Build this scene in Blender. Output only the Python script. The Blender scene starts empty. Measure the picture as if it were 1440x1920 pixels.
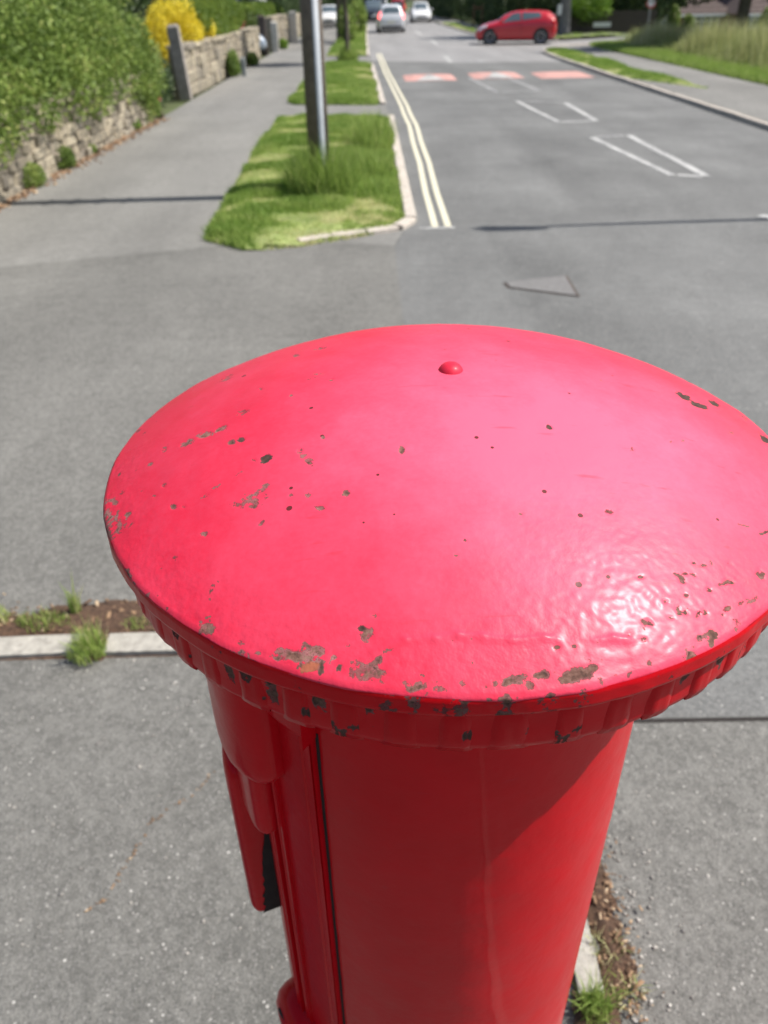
import bpy, math, random
import numpy as np
from mathutils import Matrix, Vector

rng = np.random.default_rng(7)
random.seed(7)
sc = bpy.context.scene
col = sc.collection

# ------------------------------------------------------------------ camera
FPX = 1450.0
CAM_H = 2.0
def _cray(x, y): return np.array([x - 720.0, 960.0 - y, -FPX])
_d = _cray(762, 3136); _up = -_d / np.linalg.norm(_d)          # plumb direction
_f = _cray(690, -10); _f = _f - _f.dot(_up) * _up; _f /= np.linalg.norm(_f)   # road direction
_r = np.cross(_f, _up)
RC = np.array([_r, _f, _up])                                   # camera -> world
cam = bpy.data.cameras.new('camera')
cam_o = bpy.data.objects.new('camera', cam); col.objects.link(cam_o)
M = Matrix([list(RC[i]) + [0.0] for i in range(3)] + [[0, 0, 0, 1]])
M[2][3] = CAM_H
cam_o.matrix_world = M
cam.sensor_fit = 'VERTICAL'; cam.sensor_height = 34.43; cam.sensor_width = 25.8
cam.lens = 34.43 * FPX / 1920.0
cam.clip_start = 0.02; cam.clip_end = 2000
cam.dof.use_dof = True; cam.dof.focus_distance = 0.56; cam.dof.aperture_fstop = 7.6
sc.camera = cam_o

# ------------------------------------------------------------------ light
SUN_AZ, SUN_EL = math.radians(2), math.radians(55.5)
S = Vector((math.cos(SUN_EL) * math.cos(SUN_AZ), math.cos(SUN_EL) * math.sin(SUN_AZ), math.sin(SUN_EL)))
w = bpy.data.worlds.new('World'); sc.world = w; w.use_nodes = True
nt = w.node_tree
sky = nt.nodes.new('ShaderNodeTexSky'); sky.sky_type = 'NISHITA'; sky.sun_disc = False
sky.sun_elevation = SUN_EL; sky.sun_rotation = math.pi / 2 - SUN_AZ
sky.air_density = 1.0; sky.dust_density = 2.0; sky.ozone_density = 1.0
bg = nt.nodes['Background']; bg.inputs['Strength'].default_value = 0.095
nt.links.new(sky.outputs[0], bg.inputs['Color'])
sun = bpy.data.lights.new('sun', 'SUN'); sun.energy = 5.0; sun.angle = math.radians(0.53); sun.color = (1.0, 0.95, 0.88)
sun_o = bpy.data.objects.new('sun', sun); col.objects.link(sun_o)
sun_o.rotation_euler = S.to_track_quat('Z', 'Y').to_euler(); sun_o.location = (20, 0, 30)
vs = sc.view_settings
vs.view_transform = 'Standard'; vs.look = 'None'; vs.gamma = 1; vs.use_curve_mapping = False
vs.exposure = 0.42

# ------------------------------------------------------------------ helpers
def at(x, y, z=0.0):
    v = RC @ _cray(x, y); t = (z - CAM_H) / v[2]
    return np.array([t * v[0], t * v[1], z])
def at_y(x, y, Y):
    v = RC @ _cray(x, y); t = Y / v[1]
    return np.array([t * v[0], Y, CAM_H + t * v[2]])
def tag(o, label=None, cat=None, group=None, kind=None):
    if label: o['label'] = label
    if cat: o['category'] = cat
    if group: o['group'] = group
    if kind: o['kind'] = kind
    return o
def empty(name, loc=(0, 0, 0), rz=0.0):
    o = bpy.data.objects.new(name, None); col.objects.link(o)
    o.location = loc; o.rotation_euler = (0, 0, rz); o.empty_display_size = 0.2
    return o
def link(name, me, mat=None, parent=None, smooth=False):
    o = bpy.data.objects.new(name, me); col.objects.link(o)
    if mat is not None and not me.materials: me.materials.append(mat)
    if parent is not None: o.parent = parent
    if smooth: me.polygons.foreach_set('use_smooth', np.ones(len(me.polygons), bool))
    return o
def raw(name, V, F, attrs=None):
    """fast mesh: V (n,3); F (m,k) all same size, or list of lists"""
    me = bpy.data.meshes.new(name)
    if isinstance(F, np.ndarray):
        V = np.asarray(V, np.float32); m, k = F.shape
        me.vertices.add(len(V)); me.vertices.foreach_set('co', V.ravel())
        me.loops.add(m * k); me.loops.foreach_set('vertex_index', F.astype(np.int32).ravel())
        me.polygons.add(m)
        me.polygons.foreach_set('loop_start', np.arange(0, m * k, k, dtype=np.int32))
        me.polygons.foreach_set('loop_total', np.full(m, k, np.int32))
        me.update(calc_edges=True)
    else:
        me.from_pydata([tuple(map(float, v)) for v in V], [], F); me.update()
    if attrs:
        for n, a in attrs.items():
            at_ = me.attributes.new(n, 'FLOAT', 'POINT'); at_.data.foreach_set('value', np.asarray(a, np.float32))
    return me
class MB:
    """collects shapes, builds one mesh"""
    def __init__(s): s.v = []; s.f = []
    def add(s, V, F):
        n = len(s.v); s.v += [tuple(map(float, p)) for p in V]; s.f += [[i + n for i in f] for f in F]; return s
    def box(s, x0, x1, y0, y1, z0, z1):
        V = [(x, y, z) for z in (z0, z1) for y in (y0, y1) for x in (x0, x1)]
        return s.add(V, [[0, 2, 3, 1], [4, 5, 7, 6], [0, 1, 5, 4], [2, 6, 7, 3], [0, 4, 6, 2], [1, 3, 7, 5]])
    def tube(s, pts, rads, n=10, cap=True):
        pts = [Vector(p) for p in pts]; base = len(s.v); ring = []
        for i, p in enumerate(pts):
            d = (pts[min(i + 1, len(pts) - 1)] - pts[max(i - 1, 0)]).normalized()
            a = d.orthogonal().normalized() if i == 0 else (a - a.dot(d) * d).normalized()
            b = d.cross(a)
            for k in range(n):
                t = 2 * math.pi * k / n
                q = p + (a * math.cos(t) + b * math.sin(t)) * rads[i]; s.v.append(tuple(q))
        for i in range(len(pts) - 1):
            for k in range(n):
                k2 = (k + 1) % n
                s.f.append([base + i * n + k, base + i * n + k2, base + (i + 1) * n + k2, base + (i + 1) * n + k])
        if cap:
            s.f.append([base + k for k in range(n)][::-1]); s.f.append([base + (len(pts) - 1) * n + k for k in range(n)])
        return s
    def lathe(s, prof, n=48, cx=0, cy=0, a0=0, a1=2 * math.pi):
        base = len(s.v); full = abs(a1 - a0 - 2 * math.pi) < 1e-6; m = n if full else n + 1
        for r, z in prof:
            for k in range(m):
                t = a0 + (a1 - a0) * k / n; s.v.append((cx + r * math.cos(t), cy + r * math.sin(t), z))
        for i in range(len(prof) - 1):
            for k in range(n):
                k2 = (k + 1) % m if full else k + 1
                s.f.append([base + i * m + k, base + i * m + k2, base + (i + 1) * m + k2, base + (i + 1) * m + k])
        return s
    def build(s, name, mat, parent=None, smooth=False, bevel=0, seg=2):
        me = raw(name, s.v, s.f); o = link(name, me, mat, parent, smooth)
        if bevel:
            b = o.modifiers.new('bevel', 'BEVEL'); b.width = bevel; b.segments = seg; b.limit_method = 'ANGLE'; b.angle_limit = 0.6
            if smooth:
                pass
        return o
def sheet(name, poly, z, mat, parent=None, kind='structure'):
    """flat polygon"""
    o = link(name, raw(name, [(p[0], p[1], z) for p in poly], [list(range(len(poly)))]), mat, parent)
    if parent is None: tag(o, kind=kind)
    return o
def ribbon(name, L, Rr, z, mat, parent=None):
    n = len(L); V = [(p[0], p[1], z) for p in L] + [(p[0], p[1], z) for p in Rr]
    return link(name, raw(name, V, [[i, n + i, n + i + 1, i + 1] for i in range(n - 1)]), mat, parent)

# value noise in numpy
_perm = rng.random((32, 32, 32)).astype(np.float32)
def vnoise(P):
    P = np.asarray(P, np.float64); i = np.floor(P).astype(int); f = P - i; f = f * f * (3 - 2 * f)
    out = 0
    for dx in (0, 1):
        for dy in (0, 1):
            for dz in (0, 1):
                wgt = (f[:, 0] if dx else 1 - f[:, 0]) * (f[:, 1] if dy else 1 - f[:, 1]) * (f[:, 2] if dz else 1 - f[:, 2])
                out = out + wgt * _perm[(i[:, 0] + dx) % 32, (i[:, 1] + dy) % 32, (i[:, 2] + dz) % 32]
    return out
def fbm(P, s, o=4):
    P = np.asarray(P) * s; a = 0; t = 0; k = 1.0
    for j in range(o):
        a = a + k * vnoise(P + 7.3 * j); t += k; k *= .5; P = P * 2.03
    return a / t
def sstep(a, b, x): t = np.clip((x - a) / (b - a), 0, 1); return t * t * (3 - 2 * t)

# ------------------------------------------------------------------ materials
def newmat(name):
    m = bpy.data.materials.new(name); m.use_nodes = True
    return m, m.node_tree, m.node_tree.nodes['Principled BSDF']
def N(nt, t, **kw):
    n = nt.nodes.new(t)
    for k, v in kw.items(): setattr(n, k, v)
    return n
def noise(nt, scale, detail=4, rough=.55, vec=None):
    n = N(nt, 'ShaderNodeTexNoise'); n.inputs['Scale'].default_value = scale; n.inputs['Detail'].default_value = detail
    n.inputs['Roughness'].default_value = rough
    if vec is not None: nt.links.new(vec, n.inputs['Vector'])
    return n.outputs['Fac']
def ramp(nt, fac, stops, interp='LINEAR'):
    r = N(nt, 'ShaderNodeValToRGB'); r.color_ramp.interpolation = interp; e = r.color_ramp.elements
    while len(e) < len(stops): e.new(0.5)
    for k, (p, c) in enumerate(stops):
        e[k].position = p; e[k].color = (*c, 1) if len(c) == 3 else c
    nt.links.new(fac, r.inputs[0]); return r.outputs['Color']
def mix(nt, fac, a, b, mode='MIX'):
    m = N(nt, 'ShaderNodeMix', data_type='RGBA', blend_type=mode)
    if isinstance(fac, (int, float)): m.inputs[0].default_value = fac
    else: nt.links.new(fac, m.inputs[0])
    for s_, i in ((a, 6), (b, 7)):
        if isinstance(s_, (tuple, list)): m.inputs[i].default_value = (*s_, 1)
        else: nt.links.new(s_, m.inputs[i])
    return m.outputs[2]
def math_(nt, op, a, b=None, c=None, clamp=False):
    m = N(nt, 'ShaderNodeMath', operation=op); m.use_clamp = clamp
    for i, s_ in enumerate((a, b, c)):
        if s_ is None: continue
        if isinstance(s_, (int, float)): m.inputs[i].default_value = s_
        else: nt.links.new(s_, m.inputs[i])
    return m.outputs[0]
def objco(nt): return N(nt, 'ShaderNodeTexCoord').outputs['Object']
def worldco(nt): return N(nt, 'ShaderNodeNewGeometry').outputs['Position']
def bump(nt, bs, h, strength=.3, dist=.01):
    b = N(nt, 'ShaderNodeBump'); b.inputs['Strength'].default_value = strength; b.inputs['Distance'].default_value = dist
    nt.links.new(h, b.inputs['Height']); nt.links.new(b.outputs[0], bs.inputs['Normal']); return b
def plain(name, c, rough=.6, var=.15, scale=6, metal=0, coat=0, spec=.5, bmp=0, world=False):
    m, nt, b = newmat(name); v = worldco(nt) if world else objco(nt)
    f = noise(nt, scale, 5, .6, v)
    lo = tuple(x * (1 - var) for x in c); hi = tuple(min(1, x * (1 + var)) for x in c)
    nt.links.new(ramp(nt, f, [(.3, lo), (.7, hi)]), b.inputs['Base Color'])
    b.inputs['Roughness'].default_value = rough; b.inputs['Metallic'].default_value = metal
    b.inputs['Coat Weight'].default_value = coat; b.inputs['Specular IOR Level'].default_value = spec
    if bmp: bump(nt, b, noise(nt, scale * 6, 5, .6, v), bmp, .01)
    return m
def asphalt(name, base, chip=.35, chip_scale=70, blotch=.18, rough=.85, tint=(1, 1, 1), bs=1.0):
    m, nt, b = newmat(name); v = worldco(nt)
    c = tuple(base * t for t in tint)
    n1 = noise(nt, .55, 5, .6, v); n2 = noise(nt, 9, 5, .65, v); n3 = noise(nt, 160, 3, .7, v)
    k = ramp(nt, n1, [(.3, tuple(x * (1 - blotch) for x in c)), (.7, tuple(x * (1 + blotch) for x in c))])
    k = mix(nt, .6, k, ramp(nt, n2, [(.3, (.40,) * 3), (.7, (.60,) * 3)]), 'OVERLAY')
    mp = N(nt, 'ShaderNodeMapping'); mp.inputs['Scale'].default_value = (1, .12, 1); nt.links.new(v, mp.inputs['Vector'])
    k = mix(nt, .5, k, ramp(nt, noise(nt, 1.1, 3, .5, mp.outputs[0]), [(.35, (.40,) * 3), (.65, (.61,) * 3)]), 'OVERLAY')
    k = mix(nt, .6, k, ramp(nt, noise(nt, 45, 4, .7, v), [(.32, (.28,) * 3), (.68, (.72,) * 3)]), 'OVERLAY')
    k = mix(nt, .75, k, ramp(nt, n3, [(.3, (.28,) * 3), (.7, (.72,) * 3)]), 'OVERLAY')
    # aggregate chips
    def chips(sc_, dens, colr, thr):
        vo = N(nt, 'ShaderNodeTexVoronoi'); vo.inputs['Scale'].default_value = sc_; nt.links.new(v, vo.inputs['Vector'])
        sep = N(nt, 'ShaderNodeSeparateColor'); nt.links.new(vo.outputs['Color'], sep.inputs[0])
        pick = math_(nt, 'LESS_THAN', sep.outputs[0], dens)
        size = math_(nt, 'MULTIPLY', sep.outputs[1], thr)
        near = math_(nt, 'LESS_THAN', vo.outputs['Distance'], size)
        return math_(nt, 'MULTIPLY', pick, near), sep.outputs[2]
    f, cc = chips(chip_scale, chip, None, .34)
    f = math_(nt, 'MULTIPLY', f, .75)
    k = mix(nt, f, k, ramp(nt, cc, [(0, (.20, .19, .18)), (.7, (.30, .29, .27)), (1, (.62, .60, .56))]))
    f2, c2 = chips(chip_scale * 1.9, .5, None, .55)
    f2 = math_(nt, 'MULTIPLY', f2, .55)
    k = mix(nt, f2, k, ramp(nt, c2, [(0, (.05, .05, .05)), (.5, (.17, .165, .16)), (1, (.36, .35, .33))]))
    nt.links.new(k, b.inputs['Base Color']); b.inputs['Roughness'].default_value = rough
    b.inputs['Specular IOR Level'].default_value = .35
    hh = math_(nt, 'ADD', n3, math_(nt, 'MULTIPLY', noise(nt, 60, 3, .6, v), .8))
    bump(nt, b, hh, .55 * bs, .006)
    return m
def leafmat(name, dark, light, trans=.28, rough=.5, third=None):
    m, nt, b = newmat(name)
    a = N(nt, 'ShaderNodeAttribute', attribute_name='tint')
    st = [(.0, dark), (.75, light)] + ([(1.0, third)] if third else [])
    c = ramp(nt, a.outputs['Fac'], st)
    nt.links.new(c, b.inputs['Base Color']); b.inputs['Roughness'].default_value = rough
    b.inputs['Specular IOR Level'].default_value = .35
    tr = N(nt, 'ShaderNodeBsdfTranslucent'); nt.links.new(c, tr.inputs['Color'])
    mx = N(nt, 'ShaderNodeMixShader'); mx.inputs[0].default_value = trans
    out = nt.nodes['Material Output']
    nt.links.new(b.outputs[0], mx.inputs[1]); nt.links.new(tr.outputs[0], mx.inputs[2]); nt.links.new(mx.outputs[0], out.inputs['Surface'])
    return m

MT = {}
MT['road'] = asphalt('road_asphalt', .140, .16, 75, .24, .8, (1.0, 1.01, .98))
MT['footway'] = asphalt('footway_asphalt', .182, .20, 70, .12, .85, (1.03, 1.01, .94))
MT['near'] = asphalt('near_asphalt', .142, .30, 85, .16, .85, (1.03, 1.01, .93), 1.6)
MT['apron'] = asphalt('apron_asphalt', .158, .32, 95, .16, .85, (1.03, 1.01, .93), 1.6)
MT['oldroad'] = asphalt('old_road_asphalt', .235, .2, 40, .06, .7, (1.02, 1.0, .98))  # worn older surface; glare at grazing angle is also put into its pale colour
MT['tarmac2'] = asphalt('crossing_asphalt', .143, .22, 75, .18, .85, (1.03, 1.01, .93))
MT['ground'] = plain('earth_and_grass', (.07, .09, .03), .9, .35, 1.5, world=True)
MT['turf'] = plain('turf', (.26, .31, .11), .95, .4, 3.0, bmp=.5, world=True)
MT['soil'] = plain('brown_soil', (.12, .068, .042), .95, .6, 60, bmp=1.0, world=True)
MT['kerb'] = plain('kerb_concrete', (.47, .42, .365), .85, .25, 14, bmp=.4, world=True)
MT['edging'] = plain('edging_concrete', (.36, .34, .30), .85, .30, 30, bmp=.5, world=True)
MT['mortar'] = plain('mortar', (.25, .215, .17), .95, .25, 12, bmp=.4, world=True)
MT['cream'] = plain('worn_yellow_paint', (.60, .565, .43), .75, .14, 22, world=True)
MT['wood'] = plain('weathered_wood', (.14, .115, .095), .85, .3, 9, bmp=.4)
MT['darkwood'] = plain('dark_wood', (.075, .058, .048), .8, .3, 9, bmp=.4)
MT['galv'] = plain('galvanised_steel', (.40, .43, .46), .55, .12, 5, metal=.0)
MT['steel'] = plain('painted_steel', (.25, .27, .27), .5, .1, 5)
MT['whitepaint'] = plain('white_gloss', (.78, .78, .76), .45, .06, 4)
MT['rubber'] = plain('tyre_rubber', (.02, .02, .021), .8, .2, 20)
MT['alloy'] = plain('alloy_rim', (.55, .56, .58), .35, .06, 5, metal=.7)
MT['blackplastic'] = plain('black_plastic', (.02, .02, .022), .5, .1, 8)
MT['chippaint'] = plain('pit_dark', (.02, .016, .014), .9, .3, 60)
MT['bark'] = plain('bark', (.10, .085, .068), .95, .35, 11, bmp=.8)
MT['barkgrey'] = plain('grey_bark', (.21, .20, .185), .95, .3, 8, bmp=.8)
MT['twig'] = plain('twig', (.11, .085, .055), .9, .3, 14)
MT['iron'] = plain('cast_iron_cover', (.165, .16, .155), .7, .2, 40, bmp=.4, world=True)

def worn_white(name, c, cover, scale=18):
    """road paint worn through to the asphalt in patches"""
    m, nt, b = newmat(name); v = worldco(nt)
    n = noise(nt, scale, 6, .7, v); n2 = noise(nt, 2.2, 3, .5, v)
    f = math_(nt, 'ADD', n, math_(nt, 'MULTIPLY', math_(nt, 'SUBTRACT', n2, .5), .5))
    k = ramp(nt, f, [(cover - .05, c), (cover + .05, (.20, .20, .20))])
    nt.links.new(k, b.inputs['Base Color']); b.inputs['Roughness'].default_value = .75; return m
MT['line'] = worn_white('worn_white_line', (.44, .44, .425), .54)
MT['faint'] = worn_white('faint_white_line', (.36, .36, .35), .48)
MT['cushred'] = worn_white('worn_red_surface', (.50, .27, .235), .62)

def glassmat():
    m, nt, b = newmat('car_glass'); b.inputs['Base Color'].default_value = (.09, .12, .14, 1)
    b.inputs['Roughness'].default_value = .06; b.inputs['Specular IOR Level'].default_value = .8; return m
MT['glass'] = glassmat()
def carpaint(name, c, metal=.0):
    m, nt, b = newmat(name); v = objco(nt); f = noise(nt, 3, 4, .5, v)
    nt.links.new(ramp(nt, f, [(.3, tuple(x * .93 for x in c)), (.7, c)]), b.inputs['Base Color'])
    b.inputs['Roughness'].default_value = .3; b.inputs['Coat Weight'].default_value = .8; b.inputs['Coat Roughness'].default_value = .05
    b.inputs['Metallic'].default_value = metal; return m
MT['lamp_clear'] = carpaint('headlight_lens', (.75, .76, .78))
def emis(name, c, e):
    m, nt, b = newmat(name); b.inputs['Base Color'].default_value = (*c, 1)
    b.inputs['Emission Color'].default_value = (*c, 1); b.inputs['Emission Strength'].default_value = e; b.inputs['Roughness'].default_value = .2; return m
MT['lamp_red'] = emis('tail_lens', (.45, .01, .01), 0)
MT['lamp_brake'] = emis('brake_lamp', (1, .12, .12), 3.0)
MT['lamp_white_on'] = emis('lit_headlight', (1, .97, .92), 3.0)
MT['plate'] = plain('number_plate', (.72, .70, .55), .5, .05, 10)

# ------------------------------------------------------------------ red pillar box paint
def red_paint(name, lid=False):
    m, nt, b = newmat(name); v = objco(nt)
    big = noise(nt, 4.5, 4, .55, v); med = noise(nt, 24, 5, .6, v); fine = noise(nt, 210, 4, .65, v)
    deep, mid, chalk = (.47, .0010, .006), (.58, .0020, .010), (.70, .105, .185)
    if lid:
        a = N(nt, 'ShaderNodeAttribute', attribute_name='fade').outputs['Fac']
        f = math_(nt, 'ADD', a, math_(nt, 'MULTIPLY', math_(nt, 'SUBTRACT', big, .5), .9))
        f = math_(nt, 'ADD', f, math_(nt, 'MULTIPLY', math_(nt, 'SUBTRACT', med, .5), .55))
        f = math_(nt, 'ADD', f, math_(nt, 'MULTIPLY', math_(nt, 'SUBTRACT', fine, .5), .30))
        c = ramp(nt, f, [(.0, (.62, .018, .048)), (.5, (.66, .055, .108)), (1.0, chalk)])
    else:
        f = math_(nt, 'ADD', big, math_(nt, 'MULTIPLY', math_(nt, 'SUBTRACT', med, .5), .5))
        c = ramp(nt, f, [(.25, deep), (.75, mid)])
    # wear
    wa = N(nt, 'ShaderNodeAttribute', attribute_name='wear').outputs['Fac']
    da = N(nt, 'ShaderNodeAttribute', attribute_name='dark').outputs['Fac']
    oa = N(nt, 'ShaderNodeAttribute', attribute_name='orange').outputs['Fac']
    jit = math_(nt, 'MULTIPLY', math_(nt, 'SUBTRACT', fine, .5), 1.3)
    jit = math_(nt, 'ADD', jit, math_(nt, 'MULTIPLY', math_(nt, 'SUBTRACT', noise(nt, 75, 5, .65, v), .5), .8))
    wv = math_(nt, 'ADD', wa, jit)
    mask = N(nt, 'ShaderNodeMapRange', interpolation_type='SMOOTHSTEP'); mask.inputs[1].default_value = .47; mask.inputs[2].default_value = .53
    nt.links.new(wv, mask.inputs[0])
    mk = math_(nt, 'MULTIPLY', mask.outputs[0], math_(nt, 'GREATER_THAN', wa, .12))
    core = N(nt, 'ShaderNodeMapRange', interpolation_type='SMOOTHSTEP'); core.inputs[1].default_value = .56; core.inputs[2].default_value = .75
    nt.links.new(wv, core.inputs[0])
    rust = ramp(nt, noise(nt, 130, 5, .7, v), [(.34, (.045, .024, .020)), (.5, (.17, .080, .060)), (.66, (.30, .165, .13))])
    prim = ramp(nt, noise(nt, 60, 4, .6, v), [(.35, (.26, .055, .065)), (.65, (.36, .16, .155))])
    under = mix(nt, core.outputs[0], prim, rust)
    under = mix(nt, da, under, (.030, .024, .020))
    under = mix(nt, oa, under, ramp(nt, noise(nt, 70, 4, .6, v), [(.3, (.20, .055, .035)), (.7, (.42, .13, .07))]))
    eg = math_(nt, 'SUBTRACT', 1.0, math_(nt, 'MULTIPLY', math_(nt, 'ABSOLUTE', math_(nt, 'SUBTRACT', wv, .525)), 22.0), clamp=True)
    under = mix(nt, math_(nt, 'MULTIPLY', eg, .75), under, (.045, .016, .014))
    # tiny pinholes
    vo = N(nt, 'ShaderNodeTexVoronoi'); vo.inputs['Scale'].default_value = 95; nt.links.new(v, vo.inputs['Vector'])
    sep = N(nt, 'ShaderNodeSeparateColor'); nt.links.new(vo.outputs['Color'], sep.inputs[0])
    pin = math_(nt, 'MULTIPLY', math_(nt, 'LESS_THAN', sep.outputs[0], .07), math_(nt, 'LESS_THAN', vo.outputs['Distance'], math_(nt, 'MULTIPLY', sep.outputs[1], .24)))
    c = mix(nt, math_(nt, 'MULTIPLY', pin, 1.0 if lid else 0.0), c, (.12, .02, .02))
    # faint scratches and scuffs
    sm = N(nt, 'ShaderNodeMapping'); sm.inputs['Scale'].default_value = (.10, 1, 1); sm.inputs['Rotation'].default_value = (0, 0, .7); nt.links.new(v, sm.inputs['Vector'])
    scr = ramp(nt, noise(nt, 120, 3, .6, sm.outputs[0]), [(.66, (0, 0, 0)), (.74, (1, 1, 1))])
    c = mix(nt, math_(nt, 'MULTIPLY', scr, .35), c, (.46, .02, .035))
    nt.links.new(mix(nt, mk, c, under), b.inputs['Base Color'])
    rg = N(nt, 'ShaderNodeMix', data_type='FLOAT'); nt.links.new(mk, rg.inputs[0])
    rr = N(nt, 'ShaderNodeMapRange'); rr.inputs[1].default_value = .3; rr.inputs[2].default_value = .7
    rr.inputs[3].default_value = .46 if lid else .28; rr.inputs[4].default_value = .56 if lid else .40
    b.inputs['Specular IOR Level'].default_value = .20 if lid else .06
    nt.links.new(med, rr.inputs[0]); nt.links.new(rr.outputs[0], rg.inputs[2]); rg.inputs[3].default_value = .9
    nt.links.new(rg.outputs[0], b.inputs['Roughness'])
    inv = math_(nt, 'SUBTRACT', 1.0, mk)
    nt.links.new(math_(nt, 'MULTIPLY', inv, .12 if lid else .18), b.inputs['Coat Weight']); b.inputs['Coat Roughness'].default_value = .26 if lid else .08
    # relief: orange peel, brush marks, chip edges
    br = N(nt, 'ShaderNodeMapping'); br.inputs['Scale'].default_value = (1, 1, .16); nt.links.new(v, br.inputs['Vector'])
    strokes = noise(nt, 110, 3, .5, br.outputs[0])
    h = math_(nt, 'ADD', math_(nt, 'MULTIPLY', med, .9), math_(nt, 'MULTIPLY', noise(nt, 70, 3, .5, v), .35))
    h = math_(nt, 'ADD', h, math_(nt, 'MULTIPLY', strokes, .15))
    if lid: h = math_(nt, 'ADD', h, math_(nt, 'MULTIPLY', math_(nt, 'MULTIPLY', noise(nt, 330, 2, .5, v), N(nt, 'ShaderNodeAttribute', attribute_name='lump').outputs['Fac']), .9))
    h = math_(nt, 'SUBTRACT', h, math_(nt, 'MULTIPLY', mk, .35))
    h = math_(nt, 'ADD', h, math_(nt, 'MULTIPLY', math_(nt, 'MULTIPLY', fine, mk), .5))
    bump(nt, b, h, .35 if lid else .5, .0012 if lid else .0018)
    return m
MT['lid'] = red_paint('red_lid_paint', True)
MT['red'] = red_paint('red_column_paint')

# ================================================================== THE SETTING
def zg(x, y):
    x = np.asarray(x, float); y = np.asarray(y, float)
    return -2.4 * sstep(15, 27, x) * sstep(36, 60, y)
def terrain():
    xs = np.concatenate([np.linspace(-400, -40, 10), np.linspace(-30, 60, 61), np.linspace(80, 400, 10)])
    ys = np.concatenate([np.linspace(-60, 0, 4), np.linspace(5, 130, 61), np.linspace(150, 900, 10)])
    X, Y = np.meshgrid(xs, ys); Z = zg(X, Y) - .06
    V = np.stack([X, Y, Z], -1).reshape(-1, 3); nx = len(xs); ny = len(ys)
    I, J = np.meshgrid(np.arange(nx - 1), np.arange(ny - 1)); a = (J * nx + I).ravel()
    return link('ground', raw('ground', V, np.stack([a, a + 1, a + nx + 1, a + nx], -1)), MT['ground'])
tag(terrain(), kind='structure')

# left kerb line and right kerb line of the road (x at y)
LK = [(.20, -8), (.20, 7.6), (.45, 8.9), (.45, 16), (.33, 19.2), (.13, 31.4), (.0, 36.5), (-.1, 60), (.0, 110), (0, 200)]
def lkx(y): return float(np.interp(y, [p[1] for p in LK], [p[0] for p in LK]))
RK1 = [(6.75, -8), (6.75, 25), (6.82, 33)]
corner = [(6.95, 36), (7.5, 38.2), (8.6, 39.8), (10.2, 41.2)]
road_poly_L = [(lkx(y), y) for y in (-8, 7.6, 8.9, 16, 19.2, 31.4, 36.5, 60, 110, 200)]
road = sheet('road', road_poly_L[::-1] + RK1 + corner + [(14, 44.8), (14, 48.6), (9.4, 45.6), (7.2, 48.5), (6.2, 58), (5.9, 77), (6.0, 110), (6.0, 200)], 0.0, MT['road'])
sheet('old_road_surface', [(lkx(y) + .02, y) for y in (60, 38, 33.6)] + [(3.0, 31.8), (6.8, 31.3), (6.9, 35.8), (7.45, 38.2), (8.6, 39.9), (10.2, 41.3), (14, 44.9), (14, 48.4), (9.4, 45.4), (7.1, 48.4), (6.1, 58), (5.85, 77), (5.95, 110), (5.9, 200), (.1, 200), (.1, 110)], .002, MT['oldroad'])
# side road continues downhill to the right
pts = np.linspace(0, 1, 14)
Ls = [(14 + 26 * t, 44.8 + 20 * t) for t in pts]; Rs = [(14 + 26 * t, 48.6 + 20 * t) for t in pts]
V = [(x, y, float(zg(x, y)) - .0) for x, y in Ls + Rs]; n = len(pts)
tag(link('side_road', raw('side_road', V, [[i, i + 1, n + i + 1, n + i] for i in range(n - 1)]), MT['road']), kind='structure')

# left footway, forecourt and the tarmac round the pillar box
fw = [(lkx(y) - .001, y) for y in (2.0, 7.6, 8.9, 16, 19.2, 31.4, 36.5, 60, 110)]
tag(sheet('footway', fw + [(-4.35, 110), (-4.3, 41), (-4.3, 18.2), (-7.5, 18.3), (-7.5, -3), (-3, -3), (-3, 2.0)], .004, MT['footway']))
sheet('crossing', [(.2, 2.14), (.2, 7.6), (-.3, 7.75), (-1.6, 7.7), (-6.5, 6.2), (-7.5, 4.9), (-7.5, 2.14)], .008, MT['tarmac2'])
sheet('near_footway', [(-7.5, -3), (.47, -3), (.47, 2.12), (-7.5, 2.12)], .012, MT['near'])
sheet('apron', [(.47, -3), (6.7, -3), (6.7, 1.66), (.84, 1.72), (.47, 1.74)], .010, MT['apron'])
sheet('tarmac_joint', [(.47, 1.728), (.84, 1.708), (6.7, 1.648), (6.7, 1.662), (.84, 1.724), (.47, 1.746)], .0125, MT['chippaint'])
# right footway and side
tag(sheet('footway', [(6.9, -8), (9.6, -8), (9.6, 28), (9.45, 36.5), (9.9, 40.6), (8.6, 39.6), (7.4, 37.9), (7.05, 36), (6.95, 24)], .07, MT['footway']))
tag(sheet('footway', [(6.35, 60), (8.6, 48.8), (10.3, 47.6), (14, 50.2), (14, 52.2), (10.2, 50.4), (8.6, 55), (8.3, 77), (8.3, 110), (6.2, 110), (6.1, 77)], .05, MT['footway']))

# painted markings (children of the road)
def stroke(name, a, b, wd, mat, z=.004, seg=1, wob=0.0):
    a = np.array(a[:2], float); b = np.array(b[:2], float); L = np.linalg.norm(b - a); d = (b - a) / L; nn = np.array([-d[1], d[0]])
    ts = np.linspace(0, 1, seg + 1); off = rng.normal(0, wob, seg + 1) if wob else np.zeros(seg + 1)
    l = [a + d * L * t + nn * (wd / 2 + o) for t, o in zip(ts, off)]; r = [a + d * L * t + nn * (-wd / 2 + o) for t, o in zip(ts, off)]
    return ribbon(name, r, l, z, mat, road)
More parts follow.
